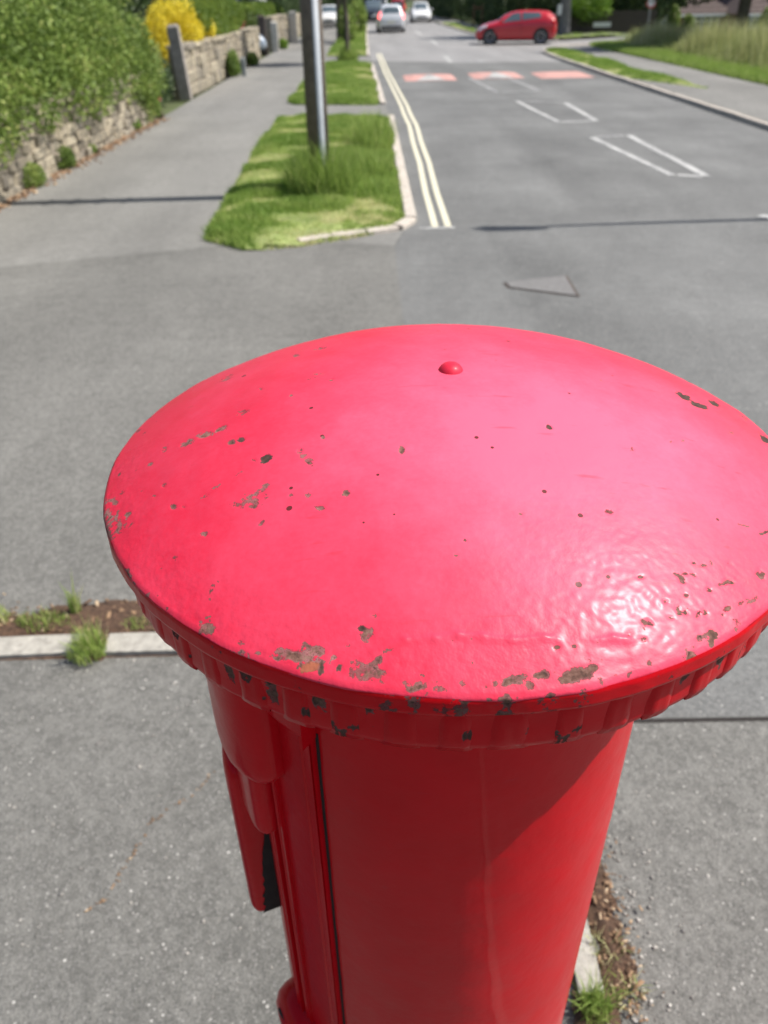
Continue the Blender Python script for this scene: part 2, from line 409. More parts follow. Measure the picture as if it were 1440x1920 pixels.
# double yellow line: follows the kerb
yl = [8.32, 9.2, 10, 11, 12, 13, 14, 15, 16, 17, 18, 19, 20.5, 22, 24, 26, 28, 30, 32, 34, 36, 38]
def yx(y): return float(np.interp(y, [8.3, 12, 16, 20, 28, 38], [.665, .71, .735, .68, .50, .36])) + .008 * math.sin(y * 1.7)
for off in (0.035, .170):
    wd = .068
    ribbon('yellow_line', [(yx(y) + off - .10, y) for y in yl], [(yx(y) + off - .10 + wd, y) for y in yl], .004, MT['cream'], road)
ribbon('yellow_line', [(.47, 8.24), (.47, 8.30)], [(.84, 8.24), (.84, 8.30)], .0042, MT['line'], road)
# worn hatched boxes down the middle of the road
def boxmark(q, m1, m2, wd=.10):
    nl, nr, fl, fr = [at(*p)[:2] for p in q]
    stroke('white_line', nl, fl, wd, m1, seg=5, wob=.008); stroke('white_line', nr, fr, wd * 1.15, m2, seg=5, wob=.005)
    e = (fr - fl) / np.linalg.norm(fr - fl)
    stroke('white_line', fl + e * .07, fr - e * .07, .13, MT['faint']); stroke('white_line', nl + e * .07, nr - e * .07, .13, m1)
boxmark([(1262, 329), (1326, 331), (1108, 258), (1178, 254)], MT['line'], MT['line'])
boxmark([(1046, 229), (1118, 227), (968, 189), (1060, 193)], MT['line'], MT['line'])
boxmark([(932, 173), (1012, 170), (880, 146), (955, 148)], MT['faint'], MT['faint'])
a = at(1425, 404); stroke('white_line', a, (a[0] + .55, a[1] - .9), .13, MT['line'])
for (x0, y0, x1, y1) in [(846, 117, 833, 104), (820, 84, 808, 75), (791, 66, 778, 58)]:
    stroke('white_line', at(x0, y0), at(x1, y1), .16, MT['line'], seg=3, wob=.01)
for (x0, y0, x1, y1) in [(838, 105, 862, 103), (866, 107, 880, 109), (896, 111, 908, 116), (850, 112, 905, 118)]:
    stroke('white_line', at(x0, y0), at(x1, y1), .22, MT['faint'])

# speed cushions
def cushion(px0, px1, py, arrow, label):
    a, b = at(px0, py), at(px1, py); cx = (a[0] + b[0]) / 2; cy = (a[1] + b[1]) / 2; wd = abs(b[0] - a[0]); L = 1.9
    t = empty('speed_cushion', (cx, cy, 0)); tag(t, label, 'speed cushion', 'speed cushions across the road')
    H = .06; hx = wd / 2; hy = L / 2; ix = hx - .28; iy = hy - .45
    V = [(-hx, -hy, .003), (hx, -hy, .003), (hx, hy, .003), (-hx, hy, .003), (-ix, -iy, H), (ix, -iy, H), (ix, iy, H), (-ix, iy, H)]
    link('hump', raw('hump', V, [[0, 1, 5, 4], [1, 2, 6, 5], [2, 3, 7, 6], [3, 0, 4, 7], [4, 5, 6, 7]]), MT['cushred'], t)
    if arrow:
        sl = (H - .003) / .45
        z = lambda y: .003 + min(1, (y + hy) / .45) * (H - .003) + .006
        V = [(-.42, -hy + .04, z(-hy + .04)), (.42, -hy + .04, z(-hy + .04)), (.2, -iy, z(-iy)), (-.2, -iy, z(-iy)), (.05, .3, H + .006), (-.05, .3, H + .006)]
        link('arrow', raw('arrow', V, [[0, 1, 2, 3], [3, 2, 4, 5]]), MT['line'], t)
cushion(757, 853, 146, True, 'red speed cushion with white arrow beside the double yellow lines')
cushion(881, 976, 142, True, 'red speed cushion with white arrow in the middle of the road')
cushion(1002, 1104, 141, False, 'plain red speed cushion without an arrow beside the far pavement kerb')

# kerbs: each stone a child
kerbmeshes = []
def stonemesh(lx, ly, lz, jit=.01, bev=.015, name='stone'):
    import bmesh
    bm = bmesh.new(); bmesh.ops.create_cube(bm, size=1)
    for v in bm.verts: v.co = Vector((v.co.x * lx + random.uniform(-jit, jit), v.co.y * ly + random.uniform(-jit, jit), v.co.z * lz + random.uniform(-jit, jit)))
    bmesh.ops.bevel(bm, geom=bm.edges[:], offset=bev, segments=1, affect='EDGES')
    me = bpy.data.meshes.new(name); bm.to_mesh(me); bm.free(); return me
KM = [stonemesh(1, .125, .22, .004, .012, 'kerb_stone') for _ in range(4)]
for m_ in KM: m_.materials.append(MT['kerb'])
def kerb(line, top, step=.91, name='kerb'):
    """line of (x,y); a mortar bed with the stones on it"""
    line = [np.array(p, float) for p in line]; seg = [np.linalg.norm(b - a) for a, b in zip(line, line[1:])]; tot = sum(seg)
    def P(s):
        for a, b, l in zip(line, line[1:], seg):
            if s <= l: return a + (b - a) * s / l
            s -= l
        return line[-1]
    nst = max(1, round(tot / step)); ss = np.linspace(0, tot, nst + 1)
    pp = [P(s) for s in ss]; L_, R_ = [], []
    for i, p in enumerate(pp):
        d = pp[min(i + 1, nst)] - pp[max(i - 1, 0)]; d /= np.linalg.norm(d); nn = np.array([-d[1], d[0]]) * .055
        L_.append(p + nn); R_.append(p - nn)
    base = ribbon(name, R_, L_, top - .012, MT['mortar']); tag(base, kind='structure')
    for i in range(nst):
        a, b = pp[i], pp[i + 1]; c = (a + b) / 2; l = np.linalg.norm(b - a)
        o = bpy.data.objects.new('kerb_stone', random.choice(KM)); col.objects.link(o); o.parent = base
        o.location = (c[0], c[1], top - .11 + random.uniform(-.004, .004)); o.rotation_euler = (0, random.uniform(-.004, .004), math.atan2(b[1] - a[1], b[0] - a[0])); o.scale = (l - .012, 1, 1)
cnr = [(.40 - .42 * (1 - math.cos(t)), 8.55 - .42 * math.sin(t)) for t in np.linspace(0, math.pi / 2 * .85, 5)]
kerb([(.39, 17.0), (.39, 12), (.40, 8.55)], .065)
kerb(cnr + [(-.45, 7.93), (-.75, 7.75)], .05, .4)
kerb([(.27, 19.3), (.20, 24), (.07, 31.2)], .06)
kerb([(-.06, 36.4), (-.12, 48), (-.16, 60), (-.1, 75)], .06)
kerb([(6.82, 4), (6.82, 25), (6.89, 33), (7.02, 36)], .085)
kerb([(7.02, 36), (7.5, 38.05), (8.5, 39.6), (10.1, 41.0)], .09, .8)
kerb([(9.6, 45.9), (7.35, 48.6), (6.33, 58), (6.05, 77)], .07, 1.8)
# concrete edging round the pillar box
EM = [stonemesh(1, 1, 1, .004, .008, 'edging_stone') for _ in range(3)]
for m_ in EM: m_.materials.append(MT['edging'])
eb = ribbon('edging', [(-4.4, 2.06), (.52, 2.07)], [(-4.4, 2.17), (.52, 2.18)], .013, MT['soil']); tag(eb, kind='structure')
eb2 = ribbon('edging', [(.44, -1.5), (.44, 2.05)], [(.50, -1.5), (.50, 2.05)], .0135, MT['soil']); tag(eb2, kind='structure')
def edg(parent, x0, x1, y0, y1, top, rz=0.0):
    o = bpy.data.objects.new('edging_stone', random.choice(EM)); col.objects.link(o); o.parent = parent
    o.location = ((x0 + x1) / 2, (y0 + y1) / 2, top - .06); o.scale = (x1 - x0, y1 - y0, .12); o.rotation_euler = (random.uniform(-.01, .01), random.uniform(-.008, .008), rz)
for x0, x1, dz in [(-4.35, -3.45, 0), (-3.44, -2.53, .004), (-2.5, -1.62, .0), (-1.60, -1.115, .004), (-1.02, -.11, .010), (-.1, .50, .008)]:
    edg(eb, x0, x1, 2.075, 2.175, .026 + dz, .035 if -1.7 < x0 < -1.5 else 0)
for y0, y1, dz in [(-1.4, -.5, .0), (-.49, .42, .006), (.43, .815, .004), (.885, 2.05, .006)]:
    edg(eb2, .445, .505, y0, y1, .026 + dz)
# soil strips in the joints
def soil(name, poly, z, seed):
    """lumpy soil patch with a thin ragged edge"""
    P = np.array(poly, float); x0, y0 = P.min(0); x1, y1 = P.max(0); n = 70; mN = max(20, int(n * (y1 - y0) / (x1 - x0))) if (x1 - x0) > (y1 - y0) else 140
    if (x1 - x0) <= (y1 - y0): n = max(16, int(140 * (x1 - x0) / (y1 - y0)))
    X, Y = np.meshgrid(np.linspace(x0, x1, n), np.linspace(y0, y1, mN)); Q = np.stack([X.ravel(), Y.ravel(), np.full(X.size, seed)], -1)
    # inside distance
    d = np.full(len(Q), 1e9); ins = np.zeros(len(Q), bool)
    for a, b in zip(P, np.roll(P, -1, 0)):
        ab = b - a; t = np.clip(((Q[:, :2] - a) @ ab) / (ab @ ab), 0, 1); d = np.minimum(d, np.linalg.norm(Q[:, :2] - a - t[:, None] * ab, axis=1))
        c = ((a[1] > Q[:, 1]) != (b[1] > Q[:, 1])) & (Q[:, 0] < (b[0] - a[0]) * (Q[:, 1] - a[1]) / (b[1] - a[1] + 1e-12) + a[0]); ins ^= c
    sd = np.where(ins, d, -d) + (fbm(Q, 14, 3) - .5) * .09
    Z = z + np.clip(sd, -.03, .035) * .5 + (fbm(Q, 45, 3) - .5) * .014 * sstep(-.02, .03, sd)
    V = np.stack([Q[:, 0], Q[:, 1], Z], -1); I, J = np.meshgrid(np.arange(n - 1), np.arange(mN - 1)); a = (J * n + I).ravel()
    F = np.stack([a, a + 1, a + n + 1, a + n], -1); keep = sd[F].max(1) > -.004; F = F[keep]
    return tag(link(name, raw(name, V, F), MT['soil'], smooth=True), kind='structure')
soil('soil', [(-2.6, 2.17), (-.2, 2.18), (.52, 2.18), (.50, 2.32), (-.2, 2.33), (-.75, 2.40), (-1.2, 2.36), (-1.6, 2.28), (-2.6, 2.26)], .015, 1.5)
soil('soil', [(.505, .84), (.57, .87), (.605, .95), (.585, 1.03), (.595, 1.12), (.57, 1.22), (.545, 1.36), (.53, 1.6), (.505, 2.0)], .014, 4.2)
soil('soil', [(-1.12, 2.05), (-1.015, 2.06), (-1.0, 2.2), (-1.12, 2.2)], .014, 6.2)
soil('soil', [(.42, .80), (.52, .80), (.53, .90), (.43, .90)], .022, 8.1)

# verges
def verge(name, poly, z=.03, edge=.0, seed=1.0):
    P = np.array(poly, float); x0, y0 = P.min(0); x1, y1 = P.max(0); n = 40; m_ = min(max(14, int((y1 - y0) * 9)), 160)
    X, Y = np.meshgrid(np.linspace(x0, x1, n), np.linspace(y0, y1, m_)); Q = np.stack([X.ravel(), Y.ravel()], -1)
    d = np.full(len(Q), 1e9); ins = np.zeros(len(Q), bool)
    for a, b in zip(P, np.roll(P, -1, 0)):
        ab = b - a; t = np.clip(((Q - a) @ ab) / (ab @ ab), 0, 1); d = np.minimum(d, np.linalg.norm(Q - a - t[:, None] * ab, axis=1))
        c = ((a[1] > Q[:, 1]) != (b[1] > Q[:, 1])) & (Q[:, 0] < (b[0] - a[0]) * (Q[:, 1] - a[1]) / (b[1] - a[1] + 1e-12) + a[0]); ins ^= c
    sd = np.where(ins, d, -d); Z = .004 + np.clip(sd + .02, -.05, .25) * .2 + z * .4 + (fbm(np.c_[Q, np.full(len(Q), seed)], 1.2, 3) - .5) * .03
    V = np.stack([Q[:, 0], Q[:, 1], Z], -1); I, J = np.meshgrid(np.arange(n - 1), np.arange(m_ - 1)); a = (J * n + I).ravel()
    F = np.stack([a, a + 1, a + n + 1, a + n], -1); F = F[sd[F].min(1) > -.03]
    tag(link(name, raw(name, V, F), MT['turf'], smooth=True), kind='structure')
    ZG = Z.reshape(X.shape)
    def zat(Qp):
        u = np.clip((Qp[:, 0] - x0) / (x1 - x0) * (n - 1), 0, n - 1.001); v = np.clip((Qp[:, 1] - y0) / (y1 - y0) * (m_ - 1), 0, m_ - 1.001); i = u.astype(int); j = v.astype(int); fu = u - i; fv = v - j
        return (ZG[j, i] * (1 - fu) + ZG[j, i + 1] * fu) * (1 - fv) + (ZG[j + 1, i] * (1 - fu) + ZG[j + 1, i + 1] * fu) * fv
    def inside(Qp, shrink=0.0):
        ins = np.zeros(len(Qp), bool); d = np.full(len(Qp), 1e9)
        for a, b in zip(P, np.roll(P, -1, 0)):
            ab = b - a; t = np.clip(((Qp - a) @ ab) / (ab @ ab), 0, 1); d = np.minimum(d, np.linalg.norm(Qp - a - t[:, None] * ab, axis=1))
            c = ((a[1] > Qp[:, 1]) != (b[1] > Qp[:, 1])) & (Qp[:, 0] < (b[0] - a[0]) * (Qp[:, 1] - a[1]) / (b[1] - a[1] + 1e-12) + a[0]); ins ^= c
        return ins & (d > shrink) if shrink >= 0 else ins | (d < -shrink)
    return P, inside, zat
V1 = verge('verge', [(-1.66, 7.95), (-1.2, 7.52), (-.75, 7.62), (-.1, 8.0), (.22, 8.25), (.32, 8.6), (.34, 12), (.34, 16.9), (-1.85, 17.3), (-1.8, 13), (-1.72, 9.5)], seed=1.1)
V2 = verge('verge', [(-1.9, 20.2), (-1.7, 19.6), (.1, 19.2), (.2, 19.6), (.14, 24), (.0, 31.2), (-1.6, 32), (-1.8, 26)], seed=2.3)
V3 = verge('verge', [(-1.75, 36.6), (-.14, 36.4), (-.2, 48), (-.24, 60), (-.18, 75), (-1.7, 75)], seed=3.7)
V4 = verge('verge', [(7.0, 23.5), (7.95, 20.6), (8.0, 22), (7.75, 26), (8.1, 30), (8.0, 35.5), (7.45, 37.6), (7.1, 35.8), (6.97, 33), (6.92, 26)], .17, seed=5.1)
V5 = verge('verge', [(9.62, 8), (9.6, 21), (9.55, 28), (9.4, 36.6), (9.9, 40.3), (13, 42), (15.5, 39), (24, 33), (24, 8)], .17, seed=6.5)
V6 = verge('verge', [(9.6, 46.8), (14, 50), (14, 50.6), (10, 48.2), (8.0, 50.2), (7.0, 58), (6.9, 77), (6.15, 77), (6.45, 58), (7.55, 49.2)], .12, seed=8.5)

# triangular iron cover in the road
t = empty('manhole_cover', (0, 0, 0)); tag(t, 'triangular grey iron manhole cover set in the road tarmac', 'manhole cover')
tri = [at(956, 540)[:2], at(948, 531)[:2], at(1060, 519)[:2], at(1082, 556)[:2]]
c_ = sum(tri) / 4
link('frame', raw('frame', [(*(c_ + (p - c_) * 1.08), .005) for p in tri], [[0, 3, 2, 1]]), MT['darkwood'], t)
link('lid', raw('lid', [(*(c_ + (p - c_) * .98), z) for z in (.0055, .010) for p in tri], [[4, 7, 6, 5], [0, 1, 5, 4], [1, 2, 6, 5], [2, 3, 7, 6], [3, 0, 4, 7]]), MT['iron'], t)

# ================================================================== THE PILLAR BOX
PC = np.array([.062, .6156]); RIM_Z = 1.656; RL = .300; DOME = .080; SR = (RL ** 2 + DOME ** 2) / (2 * DOME)
def on_dome(x, y):
    """photo pixel -> local xy on the domed lid"""
    v = RC @ _cray(x, y); v = v / np.linalg.norm(v); o = np.array([0, 0, CAM_H]); c = np.array([PC[0], PC[1], RIM_Z + DOME - SR])
    oc = o - c; b = oc @ v; q = b * b - (oc @ oc - SR * SR)
    t = -b - math.sqrt(max(q, 0)); p = o + t * v
    return p[:2] - PC
box = empty('pillar_box', (PC[0], PC[1], .012))
tag(box, 'red cast iron pillar post box with chipped domed cap standing on the tarmac', 'post box')
Z0 = .012
# wear on the lid: (px, py, half width px, half height px, angle deg, strength, dark, orange)
CH = [(455,773,15,6,-25,.9,0,0),(415,803,18,6,-22,.95,.0,0),(385,815,20,6,-20,1,0,0),(350,830,22,6,-22,.95,0,0),(309,842,12,6,-40,.8,.1,0),
 (281,869,11,5,-20,.8,.1,0),(452,824,9,5,-10,1,.7,0),(433,829,12,5,-10,.9,.3,0),(498,859,12,8,-30,1.3,1,0),(476,862,7,3,30,.9,.6,0),(562,845,9,9,0,.9,0,0),
 (605,820,6,4,0,.9,.1,0),(577,860,26,16,20,.62,0,0),(580,868,10,4,10,.8,.1,0),(480,930,36,20,-20,.78,0,0),(495,915,20,9,-50,.8,0,0),(445,948,14,8,0,.9,.0,0),(475,950,10,5,0,.9,0,0),
 (385,930,18,6,-32,.75,0,0),(405,915,12,5,-32,.7,0,0),(440,888,20,7,-10,.6,0,0),(307,911,7,6,0,.9,.1,0),(290,931,7,5,0,.8,0,0),(325,951,8,6,0,1,.3,0),(344,951,5,4,0,.9,.1,0),
 (383,1001,7,6,0,1,.2,0),(489,981,9,6,-40,.9,.1,0),(578,929,8,5,0,.8,0,0),(649,925,8,7,0,1,.3,0),(600,953,15,7,5,.9,.1,0),(545,928,9,4,0,.8,.1,0),(753,844,9,7,90,1.0,.0,0),
 (205,975,34,24,50,.80,0,0),(222,985,24,14,-50,.8,0,0),(200,995,18,12,40,.95,.2,0),(240,965,12,7,-40,.85,.1,0),(197,876,11,7,-40,1.0,.3,0),(187,934,9,8,0,1.2,.8,0),(213,940,12,7,20,.8,0,0),
 (238,1073,20,7,40,.9,.0,0),(252,1090,10,5,40,.7,0,0),(277,1114,10,6,20,.8,.1,0),(260,1105,6,4,0,.8,0,0),(387,1178,20,17,20,1.0,.12,.1),(392,1182,10,7,20,1.3,.5,0),(375,1168,6,6,0,.9,.1,0),
 (448,1204,8,10,0,.95,.2,0),(484,1225,9,6,0,.95,.2,0),(560,1232,52,14,14,1.05,.03,0),(590,1222,26,14,0,1.0,0,0),(520,1233,18,8,10,1.0,.1,0),(625,1232,10,8,0,.9,0,0),(582,1250,19,11,-20,1.3,.0,1.0),(603,1252,4,14,10,1.3,.8,0),(560,1250,14,3,-35,1.2,.7,0),
 (678,1179,8,6,0,1.1,.8,0),(692,1190,16,20,30,.9,.15,0),(702,1155,7,5,0,.9,.3,0),(652,1212,9,6,0,.8,0,0),(636,1251,6,9,20,1.1,.8,0),(690,1258,44,24,10,.80,.1,0),(700,1245,22,8,-30,1.0,.45,0),(665,1265,16,12,0,.95,.1,0),(715,1262,18,14,0,.9,.35,0),
 (660,1243,8,5,0,.8,.2,0),(725,1222,16,5,-20,.85,.3,0),(750,1247,9,5,0,.8,.3,0),(785,1285,36,14,0,.75,.15,0),(770,1293,16,8,0,.95,.3,0),(868,1282,12,12,0,.85,.1,0),(830,1292,22,9,0,.75,.1,0),
 (1084,1264,36,16,-14,1.2,.45,0),(1062,1272,18,10,-10,1.2,.5,0),(1108,1254,16,10,-20,1.15,.4,0),(1016,1264,18,11,-5,1.1,.45,0),(960,1277,40,12,-10,.95,.4,0),(978,1268,12,8,-20,1.05,.55,0),(994,1286,11,11,0,1.0,.3,0),(912,1287,8,6,0,.9,.5,0),
 (725,1306,20,4,8,1.2,.5,0),(773,1313,16,4,3,1.2,.5,0),(862,1321,20,5,-2,1.2,.4,0),(952,1311,14,7,0,1.1,.4,0),(1032,1300,14,5,-8,.9,.5,0),(1095,1290,14,5,-10,.9,.5,0),
 (850,1201,6,3,0,.9,.3,0),(883,1199,6,3,0,.9,.4,0),(905,1197,6,4,0,.9,.4,0),(1045,1213,10,5,-20,1,.4,0),(1076,1213,6,4,0,.9,.5,0),(1119,1204,6,4,0,.9,.5,0),(1179,1192,5,5,0,.9,.4,0),(1219,1244,6,8,0,1,.5,0),
 (1285,1147,7,7,0,1.1,.7,0),(1285,1115,6,5,40,1,.4,0),(1309,1152,6,9,20,1,.5,0),(1201,1082,7,4,0,1,.5,0),(1300,1055,5,4,0,.9,.5,0),(1363,1141,9,7,-30,.95,.3,0),(1316,1195,14,9,-30,.9,.3,0),(1412,1125,14,9,-40,.8,.2,0),(1388,1132,10,6,-40,.85,.3,0),(1350,1096,6,5,0,.8,.4,0),
 (1283,743,14,5,28,1.5,1,0),(1305,758,13,4,26,1.5,1,0),(1320,763,7,4,20,1.4,1,0),(1339,756,12,4,30,1.5,1,0),(1292,714,7,3,25,1.4,1,0),(1434,822,10,5,45,1.5,1,0),(1436,997,14,4,-20,1.1,.7,0),(1395,985,24,3,12,.75,.5,0),
 (1030,801,7,4,20,1.2,.9,0),(1186,843,6,5,0,.8,.0,0),(1258,828,6,4,0,.8,.0,0),(1278,826,6,4,0,.8,.1,0),(1218,821,5,3,0,.7,0,0),(1142,960,11,6,10,.85,.05,0),(1372,812,8,4,10,.7,0,0),(977,964,6,3,0,.8,.3,0),(872,1014,5,3,0,.9,.5,0),(855,1043,6,3,0,.9,.4,0),
 (590,706,26,7,-18,.52,0,0),(425,710,26,8,-25,.60,0,0),(600,653,15,3,-8,.9,.1,0),(556,666,9,3,-8,.85,.1,0),(545,742,6,3,0,.8,.1,0),(622,711,7,3,-20,.8,.1,0),(489,729,4,3,0,.9,.4,0),(1130,713,14,3,25,.6,0,0)]
CHL = []
for (px, py, hw, hh, an, st, dk, og) in CH:
    hw *= .80; hh *= .78; dk *= .75; st *= .93
    a = math.radians(an); c = on_dome(px, py)
    u = on_dome(px + math.cos(a) * hw, py + math.sin(a) * hw) - c; v = on_dome(px - math.sin(a) * hh, py + math.cos(a) * hh) - c
    CHL.append((c, np.linalg.inv(np.stack([u, v], 1) + 1e-7 * np.eye(2)), st, dk, og))
def ridge_pts(pp): return [on_dome(*p) for p in pp]
RIDGES = [ridge_pts([(815,1200),(860,1192),(905,1196),(960,1203),(1020,1196),(1045,1200)]), ridge_pts([(1118,1203),(1150,1198),(1180,1201)]), ridge_pts([(700,1225),(760,1203),(815,1198)])]
def lid_mesh():
    nr, na = 250, 1040
    prof = [(r, math.sqrt(SR * SR - r * r) - (SR - DOME)) for r in np.linspace(.0012, .2972, nr) ]
    prof += [(.2988, -.0002), (.2996, -.0012), (.2990, -.0040), (.2960, -.0045)]
    pr = np.array(prof); th = np.linspace(0, 2 * np.pi, na, endpoint=False)
    R_ = np.repeat(pr[:, 0], na); Zp = np.repeat(pr[:, 1], na); T = np.tile(th, len(pr))
    X = R_ * np.cos(T); Y = R_ * np.sin(T); P2 = np.stack([X, Y], -1); P3 = np.stack([X, Y, Zp], -1)
    wear = np.zeros(len(X)); dark = np.zeros(len(X)); org = np.zeros(len(X))
    for c, A, st, dk, og in CHL:
        near = np.abs(P2 - c).max(1) < .12
        q = (P2[near] - c) @ A.T; d = np.sqrt((q ** 2).sum(1))
        wv = st * np.clip(1.02 - d * .5, 0, .78); wv = np.where(d < 2.0, wv, 0)
        old = wear[near]; better = wv > old
        dark[near] = np.where(better | (og > 0) & (wv > .55), dk, dark[near]); org[near] = np.where(better, og, org[near]); wear[near] = np.maximum(old, wv)
    # speckle field near the right-hand edge and along the near edge
    rad = np.hypot(X, Y)
    c1 = on_dome(1330, 1130); f1 = np.exp(-(((P2 - c1) ** 2).sum(1)) / .05 ** 2)
    near_edge = sstep(.245, .285, rad) * (Y < .05)
    sp = fbm(P3, 130, 2); speck = sstep(.66, .76, sp)
    wear = np.maximum(wear, speck * (.62 * f1 + .50 * near_edge)); dark = np.where((speck > .3) & (dark < .3), .35, dark)
    wear = np.maximum(wear, .62 * sstep(.60, .74, fbm(P3, 30, 3)) * sstep(.285, .298, rad))
    # relief: lumps of thick paint, pits where it has flaked, runs
    c2 = on_dome(1190, 1200); lump = np.exp(-(((P2 - c2) ** 2).sum(1)) / .10 ** 2) + .75 * near_edge * (Y < 0)
    lump = np.clip(lump, 0, 1)
    dz = (fbm(P3, 230, 2) - .5) * .0008 * lump + (fbm(P3, 60, 2) - .5) * .0005 * lump + (fbm(P3, 14, 3) - .5) * .0016 + (fbm(P3, 40, 2) - .5) * .0007
    dz -= .0007 * sstep(.45, .7, wear) * sstep(.30, .28, rad)
    for rp in RIDGES:
        for a, b in zip(rp, rp[1:]):
            ab = b - a; t = np.clip(((P2 - a) @ ab) / (ab @ ab), 0, 1); dd = np.linalg.norm(P2 - a - t[:, None] * ab, axis=1)
            dz += .0009 * np.exp(-(dd / .0022) ** 2)
    # the rim edge is slightly knocked about
    rimw = sstep(.285, .299, rad); off = (fbm(P3, 22, 3) - .5) * .0035 * rimw
    s_ = (rad + off) / np.maximum(rad, 1e-6)
    V = np.stack([X * s_, Y * s_, Zp + dz], -1)
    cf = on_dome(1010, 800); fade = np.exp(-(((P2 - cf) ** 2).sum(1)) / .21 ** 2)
    I, J = np.meshgrid(np.arange(na), np.arange(len(pr) - 1)); a = (J * na + I).ravel(); b = (J * na + (I + 1) % na).ravel()
    F = np.stack([a, a + na, b + na, b], -1)
    top = np.array([[0, 0, DOME]]); V = np.concatenate([V, top]); n0 = len(V) - 1
    cap_tri = np.stack([np.arange(na), (np.arange(na) + 1) % na, np.full(na, n0), np.full(na, n0)], -1)
    ex = lambda q, val=0: np.append(q, val)
    me = bpy.data.meshes.new('cap'); 
    F4 = F; F3 = cap_tri[:, :3]
    me.vertices.add(len(V)); me.vertices.foreach_set('co', V.astype(np.float32).ravel())
    me.loops.add(F4.size + F3.size); me.loops.foreach_set('vertex_index', np.concatenate([F4.ravel(), F3.ravel()]).astype(np.int32))
    me.polygons.add(len(F4) + len(F3))
    me.polygons.foreach_set('loop_start', np.concatenate([np.arange(len(F4)) * 4, F4.size + np.arange(len(F3)) * 3]).astype(np.int32))
    me.polygons.foreach_set('loop_total', np.concatenate([np.full(len(F4), 4), np.full(len(F3), 3)]).astype(np.int32))
    me.update(calc_edges=True)
    for nme, val in (('wear', ex(wear)), ('dark', ex(dark)), ('orange', ex(org)), ('fade', ex(fade, 1)), ('lump', ex(lump))):
        me.attributes.new(nme, 'FLOAT', 'POINT').data.foreach_set('value', val.astype(np.float32))
    return me
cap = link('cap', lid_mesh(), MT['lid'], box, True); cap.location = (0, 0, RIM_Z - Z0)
RIMW = [(on_dome(px, py - 4), st, rr_) for px, py, st, rr_ in [(725, 1312, 1.0, .010), (773, 1318, 1.0, .009), (862, 1326, 1.1, .011), (952, 1318, 1.1, .010), (1032, 1306, .9, .010), (1095, 1292, .9, .012), (560, 1276, .8, .006), (1250, 1245, .8, .012), (1350, 1190, .8, .010), (410, 1210, .7, .008)]]
def rim_wear(P, T):
    wv = .45 * sstep(.58, .72, fbm(P, 34, 3))
    for c, st, rr_ in RIMW:
        c = c / np.linalg.norm(c) * .3; d = np.linalg.norm(P[:, :2] - c, axis=1) / (rr_ * .7); wv = np.maximum(wv, .62 * st * np.clip(1.0 - d * .5, 0, .85))
    return wv
kb = on_dome(845, 694)
o = MB().lathe([(.0001, .0066), (.003, .0064), (.006, .0055), (.0085, .0036), (.0100, .0014), (.0112, -.002)], 28).build('boss', MT['lid'], cap, True)
o.location = (kb[0], kb[1], math.sqrt(SR ** 2 - kb @ kb) - (SR - DOME) + .0)
# moulded fringe under the rim, with its row of teeth
def worn_lathe(name, prof, n, wearfn, parent, amp=.0012):
    pr = np.array(prof); th = np.linspace(0, 2 * np.pi, n, endpoint=False)
    R_ = np.repeat(pr[:, 0], n); Zp = np.repeat(pr[:, 1], n); T = np.tile(th, len(pr)); P = np.stack([R_ * np.cos(T), R_ * np.sin(T), Zp], -1)
    s_ = 1 + (fbm(P, 30, 3) - .5) * amp * 2 / R_
    V = P * np.stack([s_, s_, np.ones_like(s_)], -1)
    I, J = np.meshgrid(np.arange(n), np.arange(len(pr) - 1)); a = (J * n + I).ravel(); b = (J * n + (I + 1) % n).ravel()
    wv = wearfn(P, T)
    me = raw(name, V, np.stack([a, a + n, b + n, b], -1), {'wear': wv, 'dark': np.where(wv > .3, .5, 0)})
    return link(name, me, MT['red'], parent, True)
NT = 52
worn_lathe('rim', [(.2992, -.0008 + RIM_Z - Z0), (.3001, -.0030 + RIM_Z - Z0)] + [(.3002, RIM_Z - Z0 - .0045 - .0012 * k) for k in range(8)] + [(.2996, RIM_Z - Z0 - .0150), (.2980, RIM_Z - Z0 - .0163), (.2940, RIM_Z - Z0 - .0170), (.2885, RIM_Z - Z0 - .0172)], 900, rim_wear, box, .0011)
def fringe_wear(P, T):
    ph = (T * NT / (2 * np.pi)) % 1.0; slot = sstep(.30, .42, np.abs(ph - .5))
    return .8 * sstep(.52, .64, fbm(P, 16, 3)) * slot * sstep(1.603, 1.618, P[:, 2] + Z0)
fr = worn_lathe('fringe', [(.2930, 1.6385 - Z0), (.2922, 1.634 - Z0), (.2915, 1.625 - Z0), (.2912, 1.615 - Z0), (.2912, 1.606 - Z0), (.2905, 1.6015 - Z0), (.2880, 1.5985 - Z0), (.280, 1.5975 - Z0), (.265, 1.5965 - Z0), (.235, 1.590 - Z0), (.214, 1.585 - Z0), (.208, 1.583 - Z0)], 720, fringe_wear, box)
